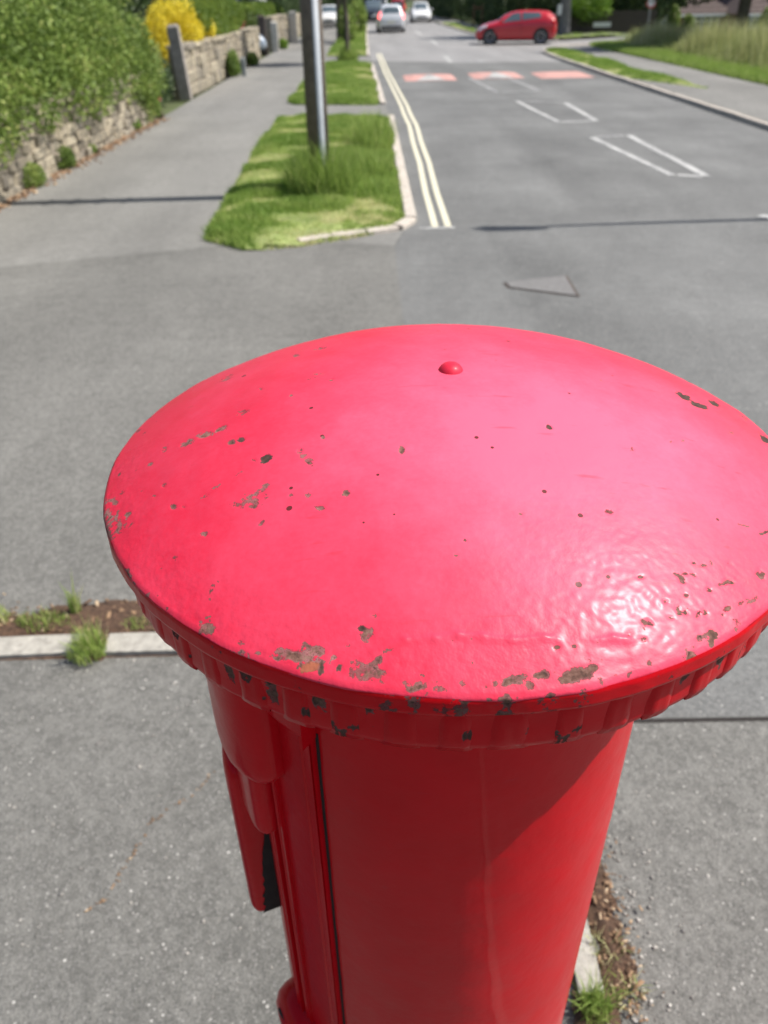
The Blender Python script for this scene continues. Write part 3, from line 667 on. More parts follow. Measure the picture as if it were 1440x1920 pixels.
def tooth_mesh(k):
    """one tooth of the fringe: a rounded pad on the band, thick with paint"""
    wd = .0128 + random.uniform(-.0015, .0012); n = 9; nz = 7; V = []; F = []; top, bot = 1.6370 - Z0, 1.5995 - Z0 + random.uniform(-.0006, .0006)
    for j in range(nz):
        for i in range(n):
            u = -1 + 2 * i / (n - 1); q = j / (nz - 1)
            e = min(1, (1 - abs(u)) * 2.0) ** .8 * min(1, q * 3.5 + .25) ** .6 * min(1, (1 - q) * 6 + .55)
            r = .2900 + .0032 * e + random.uniform(-.0003, .0003)
            V.append((r, u * wd, bot + (top - bot) * q))
    F = [[j * n + i, j * n + i + 1, (j + 1) * n + i + 1, (j + 1) * n + i] for j in range(nz - 1) for i in range(n - 1)]
    V += [(.278, -wd, bot + .001), (.278, wd, bot + .001)]; F.append([0, len(V) - 2, len(V) - 1, n - 1]); F[-1] = [len(V) - 2, len(V) - 1] + list(range(n - 1, -1, -1))
    P = np.array(V); wv = .7 * sstep(.60, .72, fbm(P + k * 3.1, 60, 3))
    return raw('tooth', V, F, None), wv
TM = []
for k in range(10):
    me, wv = tooth_mesh(k); me.materials.append(MT['red'])
    for nme, val in (('wear', wv), ('dark', np.where(wv > .3, .75, 0))):
        me.attributes.new(nme, 'FLOAT', 'POINT').data.foreach_set('value', val.astype(np.float32))
    me.polygons.foreach_set('use_smooth', np.ones(len(me.polygons), bool)); TM.append(me)
for k in range(NT):
    o = bpy.data.objects.new('tooth', random.choice(TM)); col.objects.link(o); o.parent = fr; o.rotation_euler = (0, 0, 2 * math.pi * (k + .5) / NT + random.uniform(-.006, .006))
# column
CR = .2085
def zero_wear(P, T): return np.zeros(len(P))
colz = np.concatenate([np.linspace(1.5838, .30, 60) - Z0])
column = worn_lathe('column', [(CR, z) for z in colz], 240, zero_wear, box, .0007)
b_ = MB().lathe([(CR + .002, .302), (CR + .012, .295), (CR + .018, .28), (CR + .022, .24), (CR + .026, .05), (CR + .026, .0)], 96).build('plinth', MT['blackplastic'], box, True)
# door on the side that faces the garden wall: raised panel with beads at its edge
def arc(name, r0, r1, a0, a1, z0, z1, mat, parent, bevel=.004, n=24, taper=0.0, botr=None):
    """curved block on the column; a0,a1 in degrees; taper pulls the lower edge in"""
    V = []; F = []
    for i in range(n + 1):
        t = math.radians(a0 + (a1 - a0) * i / n)
        for (r, z) in ((r0, z0), (r1 - taper, z0), (r1, z1), (r0, z1)): V.append((r * math.cos(t), r * math.sin(t), z - Z0))
    for i in range(n):
        for j in range(4): F.append([i * 4 + j, (i + 1) * 4 + j, (i + 1) * 4 + (j + 1) % 4, i * 4 + (j + 1) % 4])
    F.append([3, 2, 1, 0]); F.append([n * 4 + j for j in range(4)])
    m = MB().add(V, F); return m.build(name, mat, parent, False, bevel, 3)
def smooth_obj(o):
    o.data.polygons.foreach_set('use_smooth', np.ones(len(o.data.polygons), bool)); return o
def pad(name, r0, r1, a0, a1, z0, z1, mat, parent, rc=.012, es=.012, ez=.012, er=.012, lean=0.0):
    """rounded pad cast on the column: rounded-rectangle outline with soft edges"""
    ac = math.radians((a0 + a1) / 2); hs = math.radians(a1 - a0) / 2 * r1; hz = (z1 - z0) / 2; zc = (z0 + z1) / 2 - Z0; M_ = 96
    def outline(ds, dz, f=1.0):
        a, b = hs - ds, hz - dz; c = min(rc, a * .95, b * .95); pts = []; per = 4 * (a + b - 2 * c) + 2 * math.pi * c
        seg = [(a - c, b, -1, 0, 2 * (a - c)), None]
        corners = [((a - c), (b - c), 0), (-(a - c), (b - c), 90), (-(a - c), -(b - c), 180), ((a - c), -(b - c), 270)]
        for (cx, cz, s0) in corners:
            for k in range(M_ // 4):
                q = k / (M_ // 4)
                if q < .5: t = math.radians(s0 + 90 * q * 2); pts.append((cx + c * math.cos(t), cz + c * math.sin(t)))
                else:
                    t = math.radians(s0 + 90); p0 = (cx + c * math.cos(t), cz + c * math.sin(t)); nx = corners[(corners.index((cx, cz, s0)) + 1) % 4]
                    p1 = (nx[0] + c * math.cos(t), nx[1] + c * math.sin(t)); g = (q - .5) * 2; pts.append((p0[0] + (p1[0] - p0[0]) * g, p0[1] + (p1[1] - p0[1]) * g))
        return [(x * f, z * f) for x, z in pts]
    rings = [(outline(0, 0), r0), (outline(0, 0), r1 - er)]
    for t in (18, 36, 54, 72, 90):
        t = math.radians(t); rings.append((outline(es * (1 - math.cos(t)), ez * (1 - math.cos(t))), r1 - er + er * math.sin(t)))
    for f in (.85, .65, .45, .25, .08): rings.append((outline(es, ez, f), r1))
    V = []
    for pts_, rr in rings:
        for s_, z in pts_:
            a = ac + s_ / r1; q = rr + lean * (-z / hz if rr > r0 + .004 else 0); V.append((q * math.cos(a), q * math.sin(a), zc + z))
    F = [[i * M_ + k, i * M_ + (k + 1) % M_, (i + 1) * M_ + (k + 1) % M_, (i + 1) * M_ + k] for i in range(len(rings) - 1) for k in range(M_)]
    F.append([(len(rings) - 1) * M_ + k for k in range(M_)])
    return link(name, raw(name, V, F), mat, parent, True)
DC = 182; DH = 52.3
door = arc('door', .203, .2122, DC - DH + 180 - 180, DC + DH, .36, 1.5775, MT['red'], box, .0035, 60)
arc('door_seam', .2, .2089, DC + DH, DC + DH + .95, .36, 1.478, MT['chippaint'], box, 0, 4)
arc('door_seam', .2, .2089, DC - DH - .95, DC - DH, .36, 1.478, MT['chippaint'], box, 0, 4)
for a_, w_, r_ in ((DC + DH - 2.0, 1.5, .2142), (DC + DH - 17, 1.2, .2150), (DC + DH - 22, 1.6, .2165)):
    arc('bead', .208, r_, a_ - w_, a_ + w_, .37, 1.475, MT['red'], door, .002, 6)
arc('top_collar', .205, .2215, DC - DH, DC + DH + .3, 1.478, 1.583, MT['red'], box, .005, 50)
# posting aperture: deep hood, mouth and slot
hood = pad('aperture_hood', .204, .2465, DC - 44, DC + 40, 1.374, 1.590, MT['red'], box, .022, .052, .014, .026)
pad('aperture_mouth', .204, .2345, DC - 36, DC + 33, 1.268, 1.40, MT['red'], box, .012, .014, .012, .012)
arc('aperture_slot', .206, .2352, DC - 24, DC + 12, 1.318, 1.358, MT['chippaint'], hood, .001, 30)
# collection plate frame on the door, its near end broken open
pl_ = pad('notice_plate', .2085, .2475, DC - 26, DC + 18.5, 1.035, 1.320, MT['red'], door, .016, .016, .014, .012)
V = []; nz_ = 30; th_ = math.radians(DC + 18.75)
for i in range(nz_ + 1):
    q = i / nz_; z = 1.044 + .18 * q; wdt = .023 * (1 - q) ** .6 * (.85 + .2 * random.random()) + .0012
    for r_ in (.2105, .2105 + wdt): V.append((r_ * math.cos(th_), r_ * math.sin(th_), z - Z0))
link('rust_hole', raw('rust_hole', V, [[2 * i, 2 * i + 1, 2 * i + 3, 2 * i + 2] for i in range(nz_)]), MT['chippaint'], pl_)
# lock boss low on the door
lk = MB().lathe([(.0001, .034), (.02, .033), (.036, .029), (.045, .020), (.049, .008), (.050, -.004)], 40).build('lock_cover', MT['red'], door, True)
ta = math.radians(DC + 29); lk.location = (.2085 * math.cos(ta), .2085 * math.sin(ta), .812 - Z0); lk.scale = (1.15, 1.15, 1.0); lk.rotation_euler = (0, math.pi / 2, ta)
ks = MB().lathe([(.0001, .0365), (.010, .0360), (.0115, .030)], 20).build('keyhole', MT['chippaint'], lk, True)
ks.location = (-.018, -.012, -.004)

# ================================================================== VEGETATION HELPERS
MT['grass'] = leafmat('grass_blades', (.17, .29, .045), (.38, .47, .13), .38, .6, (.68, .63, .35))
MT['straw'] = leafmat('tall_grass', (.22, .27, .08), (.46, .47, .22), .38, .6, (.70, .64, .42))
MT['hedgeleaf'] = leafmat('hedge_leaves', (.085, .145, .025), (.235, .33, .07), .32, .6, (.38, .42, .13))
MT['clipleaf'] = leafmat('clipped_hedge_leaves', (.07, .14, .02), (.20, .28, .04), .25, .5, (.46, .45, .07))
MT['yellowleaf'] = leafmat('golden_leaves', (.55, .45, .03), (.88, .74, .06), .3, .5, (.95, .84, .14))
MT['darkleaf'] = leafmat('dark_leaves', (.035, .065, .028), (.085, .13, .045), .25, .5, (.16, .21, .07))
MT['brightleaf'] = leafmat('bright_leaves', (.08, .17, .02), (.20, .33, .04), .35, .5)
MT['pinkpetal'] = leafmat('pink_petals', (.50, .04, .12), (.75, .12, .25), .2, .6)
MT['whitepetal'] = leafmat('cream_petals', (.55, .5, .25), (.8, .78, .6), .3, .6)

def leaf_mesh(name, P, size, mat, flat=.0, tint=None, parent=None, aspect=.6):
    n = len(P); P = np.asarray(P)
    d = rng.normal(size=(n, 3)); d[:, 2] += flat; d /= np.linalg.norm(d, axis=1)[:, None]
    a = np.cross(d, rng.normal(size=(n, 3))); a /= np.linalg.norm(a, axis=1)[:, None]; b = np.cross(d, a)
    s = (size * rng.uniform(.6, 1.35, n))[:, None]; L = a * s; Wd = b * s * aspect
    k = d * s * .12
    V = np.stack([P - L * .5, P + Wd * .5 + k, P + L * .5, P - Wd * .5 + k], 1).reshape(-1, 3)
    F = np.arange(n * 4).reshape(n, 4)
    if tint is None: tint = np.clip(rng.normal(.45, .22, n), 0, 1)
    return link(name, raw(name, V, F, {'tint': np.repeat(tint, 4)}), mat, parent)
def blob_points(ells, n, shell=.55, lump=.25, ls=1.2, seed=0.0):
    """points spread through lumpy ellipsoids (cx,cy,cz,rx,ry,rz)"""
    vol = np.array([e[3] * e[4] * e[5] for e in ells]) ** .67; cnt = (vol / vol.sum() * n).astype(int); out = []; tn = []
    for e, c in zip(ells, cnt):
        q = rng.normal(size=(c, 3)); q /= np.linalg.norm(q, axis=1)[:, None]
        w_ = np.array(e[:3]) + q * np.array(e[3:])
        nz = fbm(w_ + seed, ls, 3); nz2 = fbm(w_ + seed + 31, ls * 3.2, 2)
        rr = (1 - shell * rng.random(c) ** 1.6) * (1 + (nz - .5) * 2 * lump + (nz2 - .5) * lump)
        out.append(np.array(e[:3]) + q * np.array(e[3:]) * rr[:, None]); tn.append(np.clip(.42 + (nz2 - .5) * 1.5 + (nz - .5) * .6 + rng.normal(0, .16, c), 0, 1))
    return np.concatenate(out), np.concatenate(tn)
def box_points(x0, x1, y0, y1, z0, z1, n, depth=.18, lump=.06, ls=1.5):
    """shell of a clipped hedge"""
    sx, sy, sz = x1 - x0, y1 - y0, z1 - z0; A = np.array([sy * sz, sy * sz, sx * sz, sx * sz, sx * sy]); c = (A / A.sum() * n).astype(int); out = []
    for k, m_ in enumerate(c):
        u, v = rng.random(m_), rng.random(m_); dd = rng.random(m_) ** 1.5 * depth
        if k == 0: p = np.stack([x0 + dd, y0 + sy * u, z0 + sz * v], -1)
        elif k == 1: p = np.stack([x1 - dd, y0 + sy * u, z0 + sz * v], -1)
        elif k == 2: p = np.stack([x0 + sx * u, y0 + dd, z0 + sz * v], -1)
        elif k == 3: p = np.stack([x0 + sx * u, y1 - dd, z0 + sz * v], -1)
        else: p = np.stack([x0 + sx * u, y0 + sy * v, z1 - dd], -1)
        out.append(p)
    P = np.concatenate(out); c_ = np.array([(x0 + x1) / 2, (y0 + y1) / 2, (z0 + z1) / 2]); hh = np.array([sx, sy, sz]) / 2
    q = (P - c_) / hh; rnd = np.linalg.norm(q, axis=1); pull = np.where(rnd > 1.28, 1.28 / rnd, 1); P = c_ + (P - c_) * pull[:, None]
    nz = fbm(P, ls, 3); P = P + (P - c_) / np.maximum(np.linalg.norm(P - c_, axis=1), .1)[:, None] * ((nz - .5) * 2 * lump)[:, None]
    return P, np.clip(.4 + (fbm(P, 3, 2) - .5) + rng.normal(0, .15, len(P)), 0, 1)
def blades(name, base, hgt, mat, wd=.006, lean=.35, tint=None, parent=None):
    n = len(base); base = np.asarray(base, float); hgt = np.broadcast_to(hgt, (n,)) * rng.uniform(.55, 1.25, n)
    an = rng.uniform(0, 2 * np.pi, n); ld = np.stack([np.cos(an), np.sin(an), np.zeros(n)], -1) * (lean * hgt * rng.uniform(.2, 1.3, n))[:, None]
    a2 = rng.uniform(0, 2 * np.pi, n); wv = np.stack([np.cos(a2), np.sin(a2), np.zeros(n)], -1) * (np.broadcast_to(wd, (n,)) * rng.uniform(.7, 1.3, n) / 2)[:, None]
    up = np.zeros((n, 3)); up[:, 2] = hgt
    mid = base + up * .55 + ld * .3; tip = base + up * .95 + ld
    V = np.stack([base - wv, base + wv, mid + wv * .8, mid - wv * .8, tip], 1).reshape(-1, 3); i = np.arange(n) * 5
    F = np.concatenate([np.stack([i, i + 1, i + 2], -1), np.stack([i, i + 2, i + 3], -1), np.stack([i + 3, i + 2, i + 4], -1)])
    if tint is None: tint = np.clip(rng.normal(.4, .22, n), 0, 1)
    return link(name, raw(name, V, F, {'tint': np.repeat(tint, 5)}), mat, parent)
def scatter(vg, n, shrink=0.0):
    P, ins, zat = vg; x0, y0 = P.min(0); x1, y1 = P.max(0); Q = np.stack([rng.uniform(x0, x1, n), rng.uniform(y0, y1, n)], -1)
    return Q[ins(Q, shrink)]
def lawn(vg, n, h, label, z=.03, wd=.008, patch=1.0, dry=.5, seed=0.0, shrink=-.03, mat='grass', lean=.5, group=None):
    Q = scatter(vg, n, shrink); q3 = np.c_[Q, np.full(len(Q), seed)]
    a = fbm(q3, 1.3 * patch, 4); b = fbm(q3 + 11, 3.5 * patch, 3)
    keep = rng.random(len(Q)) < np.clip(.35 + 1.2 * b, 0, 1); Q, a, b = Q[keep], a[keep], b[keep]
    hh = h * (.5 + 1.2 * sstep(.35, .65, a)); tn = np.clip(.25 + .22 * sstep(-.9, .1, Q[:, 0]) * (Q[:, 0] < 3) + (b - .5) * .9 + rng.normal(0, .15, len(Q)) + dry * 1.3 * sstep(.48, .64, 1 - a), 0, 1)
    o = blades('grass', np.c_[Q, vg[2](Q) - .012], hh, MT[mat], wd, lean, tn)
    return tag(o, label, 'grass', None, 'stuff')

# ================================================================== GRASS
lawn(V1, 130000, .06, 'mown green grass of the verge around the utility pole', .035, .010, 1.0, .45, 1.0)
lawn(V2, 70000, .07, 'short green grass of the verge beyond the tarmac crossover', .035, .014, .8, .4, 2.0)
lawn(V3, 60000, .09, 'green grass strip under the young street trees', .035, .022, .6, .35, 3.0)
lawn(V4, 22000, .07, 'patchy grass strip between far kerb and far footway', .11, .016, .9, .6, 4.0)
lawn(V6, 22000, .12, 'grass strip on the far side of the side road', .08, .03, .6, .4, 5.0)
# mown margin and meadow on the right
P5, in5, z5 = V5
Q = np.stack([rng.uniform(9.55, 11.4, 60000), rng.uniform(12, 41, 60000)], -1); Q = Q[in5(Q, -.05)]
tag(blades('grass', np.c_[Q, z5(Q) - .01], .11, MT['grass'], .018, .5, np.clip(rng.normal(.42, .2, len(Q)), 0, 1)), 'bright mown grass margin along the far footway', 'grass', None, 'stuff')
Q = np.stack([rng.uniform(10.4, 23.5, 95000), rng.uniform(18, 43, 95000)], -1); Q = Q[in5(Q, .1)]
a_ = fbm(np.c_[Q, np.zeros(len(Q))], .35, 3); ed = sstep(10.6, 12.4, Q[:, 0] + (a_ - .5) * 2.4)
keep = rng.random(len(Q)) < ed + .05; Q, a_, ed = Q[keep], a_[keep], ed[keep]
hz = np.interp(Q[:, 0], [11.5, 14], [1.9, .95]) * np.interp(Q[:, 1], [22, 40], [1.2, .55]) * (.16 + .42 * ed * (.55 + .9 * sstep(.35, .65, a_)))
tag(blades('tall_grass', np.c_[Q, z5(Q) - .01], hz, MT['straw'], .020, .28, np.clip(.25 + .5 * rng.random(len(Q)) + (a_ - .5) * 1.2, 0, 1)), 'tall straw coloured meadow grass with seed heads behind the far footway', 'tall grass', None, 'stuff')

# long grass left by the mower round the pole and by the kerb
def tuft(loc, n, h, spread, label, wd=.009, mat='grass', tint=.35, group=None, lean=.45, name='grass_tuft', sy=1.0):
    r = spread * np.sqrt(rng.random(n)); t_ = rng.uniform(0, 2 * np.pi, n)
    B = np.stack([r * np.cos(t_), r * np.sin(t_) * sy, np.zeros(n)], -1)
    o = blades(name, B, h * (1.15 - .55 * (r / spread) ** 2), MT[mat], wd, lean, np.clip(rng.normal(tint, .2, n), 0, 1)); o.location = loc
    return tag(o, label, 'grass', group)
POLE = at(602, 366)
tuft((POLE[0] + .02, POLE[1] - .1, .02), 2300, .55, .44, 'tall unmown grass clump around the foot of the utility pole', .010, tint=.38)
tuft((.02, 13.6, .02), 1700, .42, .36, 'tall grass clump near the kerb behind the utility pole', .012, tint=.45, sy=2.6)
tuft((-.25, 11.0, .02), 1500, .34, .55, 'long leaning grass patch between the pole and the kerb', .011, tint=.42)
tuft((-.02, 9.7, .02), 900, .20, .35, 'longer grass patch beside the rounded kerb corner', .010, tint=.3)
yt = at(652, 120)
tuft((yt[0], yt[1], .02), 700, .55, .38, 'long grass clump around the foot of the young street tree', .02, tint=.4)
# weeds in the paving joints by the pillar box
tuft((-1.075, 2.085, .024), 260, .115, .070, 'green weed tuft growing in the gap between two edging stones', .004, tint=.55)
tuft((.475, .848, .022), 230, .085, .035, 'small bright green weed tuft by the end of the kerb edging', .0032, tint=.35, lean=.8)
tuft((-1.30, 2.25, .02), 240, .06, .11, 'low green weed patch behind the broken edging stone', .004, tint=.6, sy=.5)
tuft((-1.52, 2.27, .02), 220, .075, .10, 'yellowish weed patch at the end of the soil strip', .004, tint=.75, sy=.6)
tuft((-1.19, 2.31, .02), 40, .17, .02, 'single tall grass sprout standing out of the soil strip', .006, tint=.6, lean=.3)
tuft((-.93, 2.22, .02), 60, .055, .045, 'thin weed sprig in the brown soil behind the edging', .004, tint=.6)
tuft((.535, .985, .02), 45, .05, .05, 'sparse yellow grass sprig in the brown soil strip', .003, tint=.9, lean=1.0)
tuft((.565, .885, .016), 40, .035, .04, 'pale creeping weed on the tarmac by the edging', .004, tint=.85, lean=1.2)

# wood chips, pebbles and grit
def bits(name, P, size, mat, label, cat, elong=1.0, tint=None):
    n = len(P); cube = np.array([[x, y, z] for z in (-.5, .5) for y in (-.5, .5) for x in (-.5, .5)]); V = []; an = rng.uniform(0, 2 * np.pi, n)
    s = size * rng.lognormal(0, .35, n)
    C_ = cube[None] * rng.uniform(.75, 1.2, (n, 8, 1)) * np.stack([s * elong * rng.uniform(.6, 1.3, n), s, s * .6], -1)[:, None, :]
    c, sn = np.cos(an), np.sin(an); X = C_[..., 0] * c[:, None] - C_[..., 1] * sn[:, None]; Y = C_[..., 0] * sn[:, None] + C_[..., 1] * c[:, None]
    Vv = np.stack([X, Y, C_[..., 2]], -1) + P[:, None, :]
    f = np.array([[0, 2, 3, 1], [4, 5, 7, 6], [0, 1, 5, 4], [2, 6, 7, 3], [0, 4, 6, 2], [1, 3, 7, 5]])
    F = (np.arange(n)[:, None, None] * 8 + f[None]).reshape(-1, 4)
    o = link(name, raw(name, Vv.reshape(-1, 3), F, {'tint': np.repeat(rng.random(n) if tint is None else tint, 8)}), mat)
    return tag(o, label, cat, None, 'stuff')
MT['chipwood'] = leafmat('wood_chips', (.11, .06, .035), (.30, .19, .11), 0, .8, (.52, .40, .27))
MT['pebble'] = leafmat('pebbles', (.17, .16, .15), (.42, .39, .35), 0, .7, (.68, .65, .60))
n = 300; Q = np.c_[rng.normal(.565, .028, n), rng.uniform(.82, 1.35, n), np.full(n, .028)]
bits('wood_chips', Q, .0035, MT['chipwood'], 'wood chips and dead stalks lying in the soil beside the edging', 'wood chips', 2.6)
n = 420; Q = np.c_[rng.uniform(-2.4, -.3, n), rng.normal(2.27, .05, n), np.full(n, .03)]
bits('wood_chips', Q, .006, MT['chipwood'], 'brown bark chips scattered along the soil strip behind the edging', 'wood chips', 2.8)
n = 200; Q = np.c_[rng.normal(.61, .05, n), rng.uniform(.72, 1.5, n), np.full(n, .013)]
bits('pebbles', Q, .0042, MT['pebble'], 'loose pale grit along the edge of the soil', 'grit', 1.2)
n = 260; Q = np.c_[rng.uniform(.55, 1.8, n), rng.uniform(.5, 1.7, n), np.full(n, .0115)]
bits('pebbles', Q, .0032, MT['pebble'], 'pale stone chippings set in the coarse tarmac apron', 'grit', 1.2)
n = 420; Q = np.c_[rng.uniform(-1.6, .4, n), rng.uniform(.7, 2.05, n), np.full(n, .0135)]
bits('pebbles', Q, .0032, MT['pebble'], 'pale stone chippings in the footway tarmac', 'grit', 1.3)

ck = [at(*p)[:2] for p in [(402, 1448), (372, 1490), (330, 1515), (285, 1545), (250, 1610), (225, 1645), (200, 1690), (165, 1712)]]
Q = np.array([a + (b - a) * t for a, b in zip(ck, ck[1:]) for t in rng.random(11)]); Q = np.c_[Q + rng.normal(0, .005, Q.shape), np.full(len(Q), .0135)]
bits('crack_debris', Q, .0032, MT['chipwood'], 'brown debris caught in the crack of the footway tarmac', 'debris', 1.8)
# ================================================================== WALLS
def stone_mat(name, cols):
    m, nt, b = newmat(name); oi = N(nt, 'ShaderNodeObjectInfo'); v = worldco(nt)
    c = ramp(nt, oi.outputs['Random'], [(i / (len(cols) - 1), x) for i, x in enumerate(cols)])
    c = mix(nt, .8, c, ramp(nt, noise(nt, 7, 6, .7, v), [(.3, (.25,) * 3), (.7, (.75,) * 3)]), 'OVERLAY')
    # soot and lichen in streaks
    mp = N(nt, 'ShaderNodeMapping'); mp.inputs['Scale'].default_value = (1, 1, .25); nt.links.new(v, mp.inputs['Vector'])
    st = ramp(nt, noise(nt, 4.0, 6, .7, mp.outputs[0]), [(.45, (0, 0, 0)), (.62, (1, 1, 1))])
    c = mix(nt, math_(nt, 'MULTIPLY', st, .75), c, (.085, .078, .068))
    nt.links.new(c, b.inputs['Base Color']); b.inputs['Roughness'].default_value = .95
    bump(nt, b, noise(nt, 38, 5, .7, v), .7, .02); return m
MT['stone'] = stone_mat('rubble_stone', [(.29, .25, .18), (.39, .335, .24), (.23, .205, .165), (.44, .385, .28), (.32, .28, .21)])
SM = [stonemesh(1, 1, 1, .09, .11, 'stone') for _ in range(8)]
for m_ in SM: m_.materials.append(MT['stone'])
def wall(y0, y1, x, h, th, label, sw, sh, coping=True, x1=None):
    x1 = x if x1 is None else x1; L = math.hypot(y1 - y0, x1 - x); ang = math.atan2(y1 - y0, x1 - x)
    core = MB().box(0, L, 0, th - .035, -.04, h - .02).build('stone_wall', MT['mortar']); core.location = (x, y0, .0); core.rotation_euler = (0, 0, ang)
    tag(core, label, 'wall')
    # road face is local -y  (wall runs away, road on its right)
    z = -.01
    while z < h - .06:
        ch = sh * random.uniform(.7, 1.3)
        if z + ch > h - .05: ch = h - .01 - z
        s = random.uniform(-.2, 0) * sw
        while s < L:
            l = sw * random.uniform(.6, 1.6); a, b = max(0, s), min(L, s + l)
            if b - a > .05:
                o = bpy.data.objects.new('stone', random.choice(SM)); col.objects.link(o); o.parent = core
                dp = .16 + random.uniform(0, .035)
                o.location = ((a + b) / 2, .08 - random.uniform(.0, .05), z + ch / 2 + random.uniform(-.02, .02)); o.scale = (b - a - .012, dp, ch - .012); o.rotation_euler = (random.uniform(-.05, .05), random.uniform(-.10, .10), random.uniform(-.04, .04))
            s += l
        z += ch
    if coping:
        s = 0
        while s < L:
            l = random.uniform(.45, .8); b = min(L, s + l)
            o = bpy.data.objects.new('coping_stone', random.choice(SM)); col.objects.link(o); o.parent = core
            o.location = ((s + b) / 2, th / 2 - .03, h + .03); o.scale = (b - s - .01, th + .08, .10); o.rotation_euler = (random.uniform(-.02, .02), random.uniform(-.02, .02), 0); s = b
    return core
wall(6.6, 17.6, -4.55, .82, .34, 'rough rubble stone garden wall under the big overhanging green bush', .26, .13, True, -4.36)
wall(21.6, 36.4, -4.50, 1.02, .36, 'rubble stone wall below the golden shrub and clipped hedge', .46, .24, True, -4.42)
wall(41.4, 48.8, -4.35, 1.25, .36, 'pale stone wall beyond the dark wooden gate', .55, .3, True, -4.38)
wall(49.6, 74, -4.45, 1.15, .36, 'far stone wall beyond the pale gate pier', 1.1, .4, False, -4.75)

def post(name, px, base, wx, wy, h, mat, label, cat, lean=0.0, cap='flat', rz=0.0):
    t = empty(name, (base[0], base[1], 0), rz); t.rotation_euler = (0, lean, rz); tag(t, label, cat)
    MB().box(-wx / 2, wx / 2, -wy / 2, wy / 2, -.02, h - .06).build('shaft', mat, t, False, .008)
    m = MB(); m.add([(-wx / 2, -wy / 2, h - .06), (wx / 2, -wy / 2, h - .06), (wx / 2, wy / 2, h - .06), (-wx / 2, wy / 2, h - .06), (-wx * .3, -wy * .3, h), (wx * .3, -wy * .3, h), (wx * .3, wy * .3, h), (-wx * .3, wy * .3, h)],
        [[0, 1, 5, 4], [1, 2, 6, 5], [2, 3, 7, 6], [3, 0, 4, 7], [4, 5, 6, 7]]).build('top', mat, t, False, .006); return t
MT['greystone'] = plain('grey_gatepost_stone', (.27, .245, .22), .9, .3, 7, bmp=.7)
MT['palestone'] = plain('pale_pier_render', (.52, .49, .44), .9, .15, 5, bmp=.5)
tp = at(350, 186); post('gate_post', None, (tp[0], tp[1]), .26, .24, 1.55, MT['greystone'], 'tall grey stone gate post standing beside the yellow shrub', 'gate post', -.06)
sp = at(458, 143); post('marker_post', None, (sp[0], sp[1]), .14, .14, .52, MT['steel'], 'short grey marker post in front of the stone wall', 'post')
gp = at(497, 104); post('gate_post', None, (gp[0], gp[1]), .30, .22, 1.45, MT['darkwood'], 'dark brown wooden gate post beside the open driveway', 'gate post', -.03)
gp2 = at(521, 98); post('gate_post', None, (gp2[0] - .1, gp2[1] + .2), .28, .22, 1.18, MT['palestone'], 'pale low gate post at the end of the pale stone wall', 'gate post')
wp = at(552, 80); post('gate_pier', None, (wp[0], wp[1]), .34, .5, 1.45, MT['palestone'], 'pale rendered gate pier between two stone walls', 'gate pier')
# dark timber gate standing open behind the dark post
g_ = empty('timber_gate', (-4.75, 37.0, 0)); tag(g_, 'dark timber gate of upright boards standing open in the wall gap', 'gate')
for k in range(7):
    o = MB().box(-.07, .07, -.012, .012, .08, 1.0 + .04 * math.sin(k)).build('board', MT['darkwood'], g_); o.location = (.05 - .0 * k - k * .155, k * .12, 0)
MB().box(-1.05, .1, .02, .06, .25, .33).build('rail', MT['darkwood'], g_).rotation_euler = (0, 0, -.66)
MB().box(-1.05, .1, .02, .06, .8, .88).build('rail', MT['darkwood'], g_).rotation_euler = (0, 0, -.66)

# ================================================================== SHRUBS AND HEDGES
def shrub(name, label, cat, ells, n, size, mat, stems=None, shell=.6, lump=.25, ls=1.2, group=None, extra=None, foliage='foliage'):
    base = stems[0] if stems else (ells[0][0], ells[0][1], 0)
    t = empty(name, base); tag(t, label, cat, group)
    P, tn = blob_points(ells, n, shell, lump, ls, random.random() * 20)
    P = P[(k := P[:, 2] > .03)]; tn = tn[k]
    leaf_mesh(foliage, P - np.array(base), size, MT[mat], .35, tn, t)
    m = MB()
    for s_ in (stems or [base]):
        for q in range(4):
            e = ells[(q * 3) % len(ells)]; top = np.array(e[:3]) + rng.normal(0, .3, 3) * np.array(e[3:]) - np.array(base); b0 = np.array(s_) - np.array(base)
            m.tube([b0, (b0 + top) / 2 + rng.normal(0, .08, 3), top], [.04, .028, .012], 6)
    m.build('stems', MT['twig'], t, True)
    if extra is not None:
        nm, mt, EP, sz = extra; leaf_mesh(nm, EP - np.array(base), sz, MT[mt], .3, None, t)
    return t
# big bush hanging over the first wall
ells = []
for y in np.arange(7.0, 17.2, .95):
    hh = 1.5 + .25 * math.sin(y * 1.7) + .12 * math.sin(y * 4.1)
    ells.append((-5.15 + .12 * math.sin(y * 2.3), y, hh, 1.05 + .12 * math.sin(y * 3), .95, 1.0 + .1 * math.cos(y * 2)))
    ells.append((-6.5, y + .3, 1.8, 1.1, 1.0, 1.2))
for y, zz in ((8.2, .95), (9.3, .82), (10.4, .92), (11.6, .85), (12.8, .95), (13.9, .80), (15.0, .9), (16.2, .78), (16.9, .7)):
    ells.append((-4.42 + random.uniform(-.08, .10), y, zz + .06, .38, .62, .44))
shrub('garden_bush', 'large bushy green shrub spilling over the rubble stone wall', 'bush', ells, 150000, .062, 'hedgeleaf', [(-5.4, y, 0) for y in (8, 10.5, 13, 15.5)], .6, .42, 1.25)
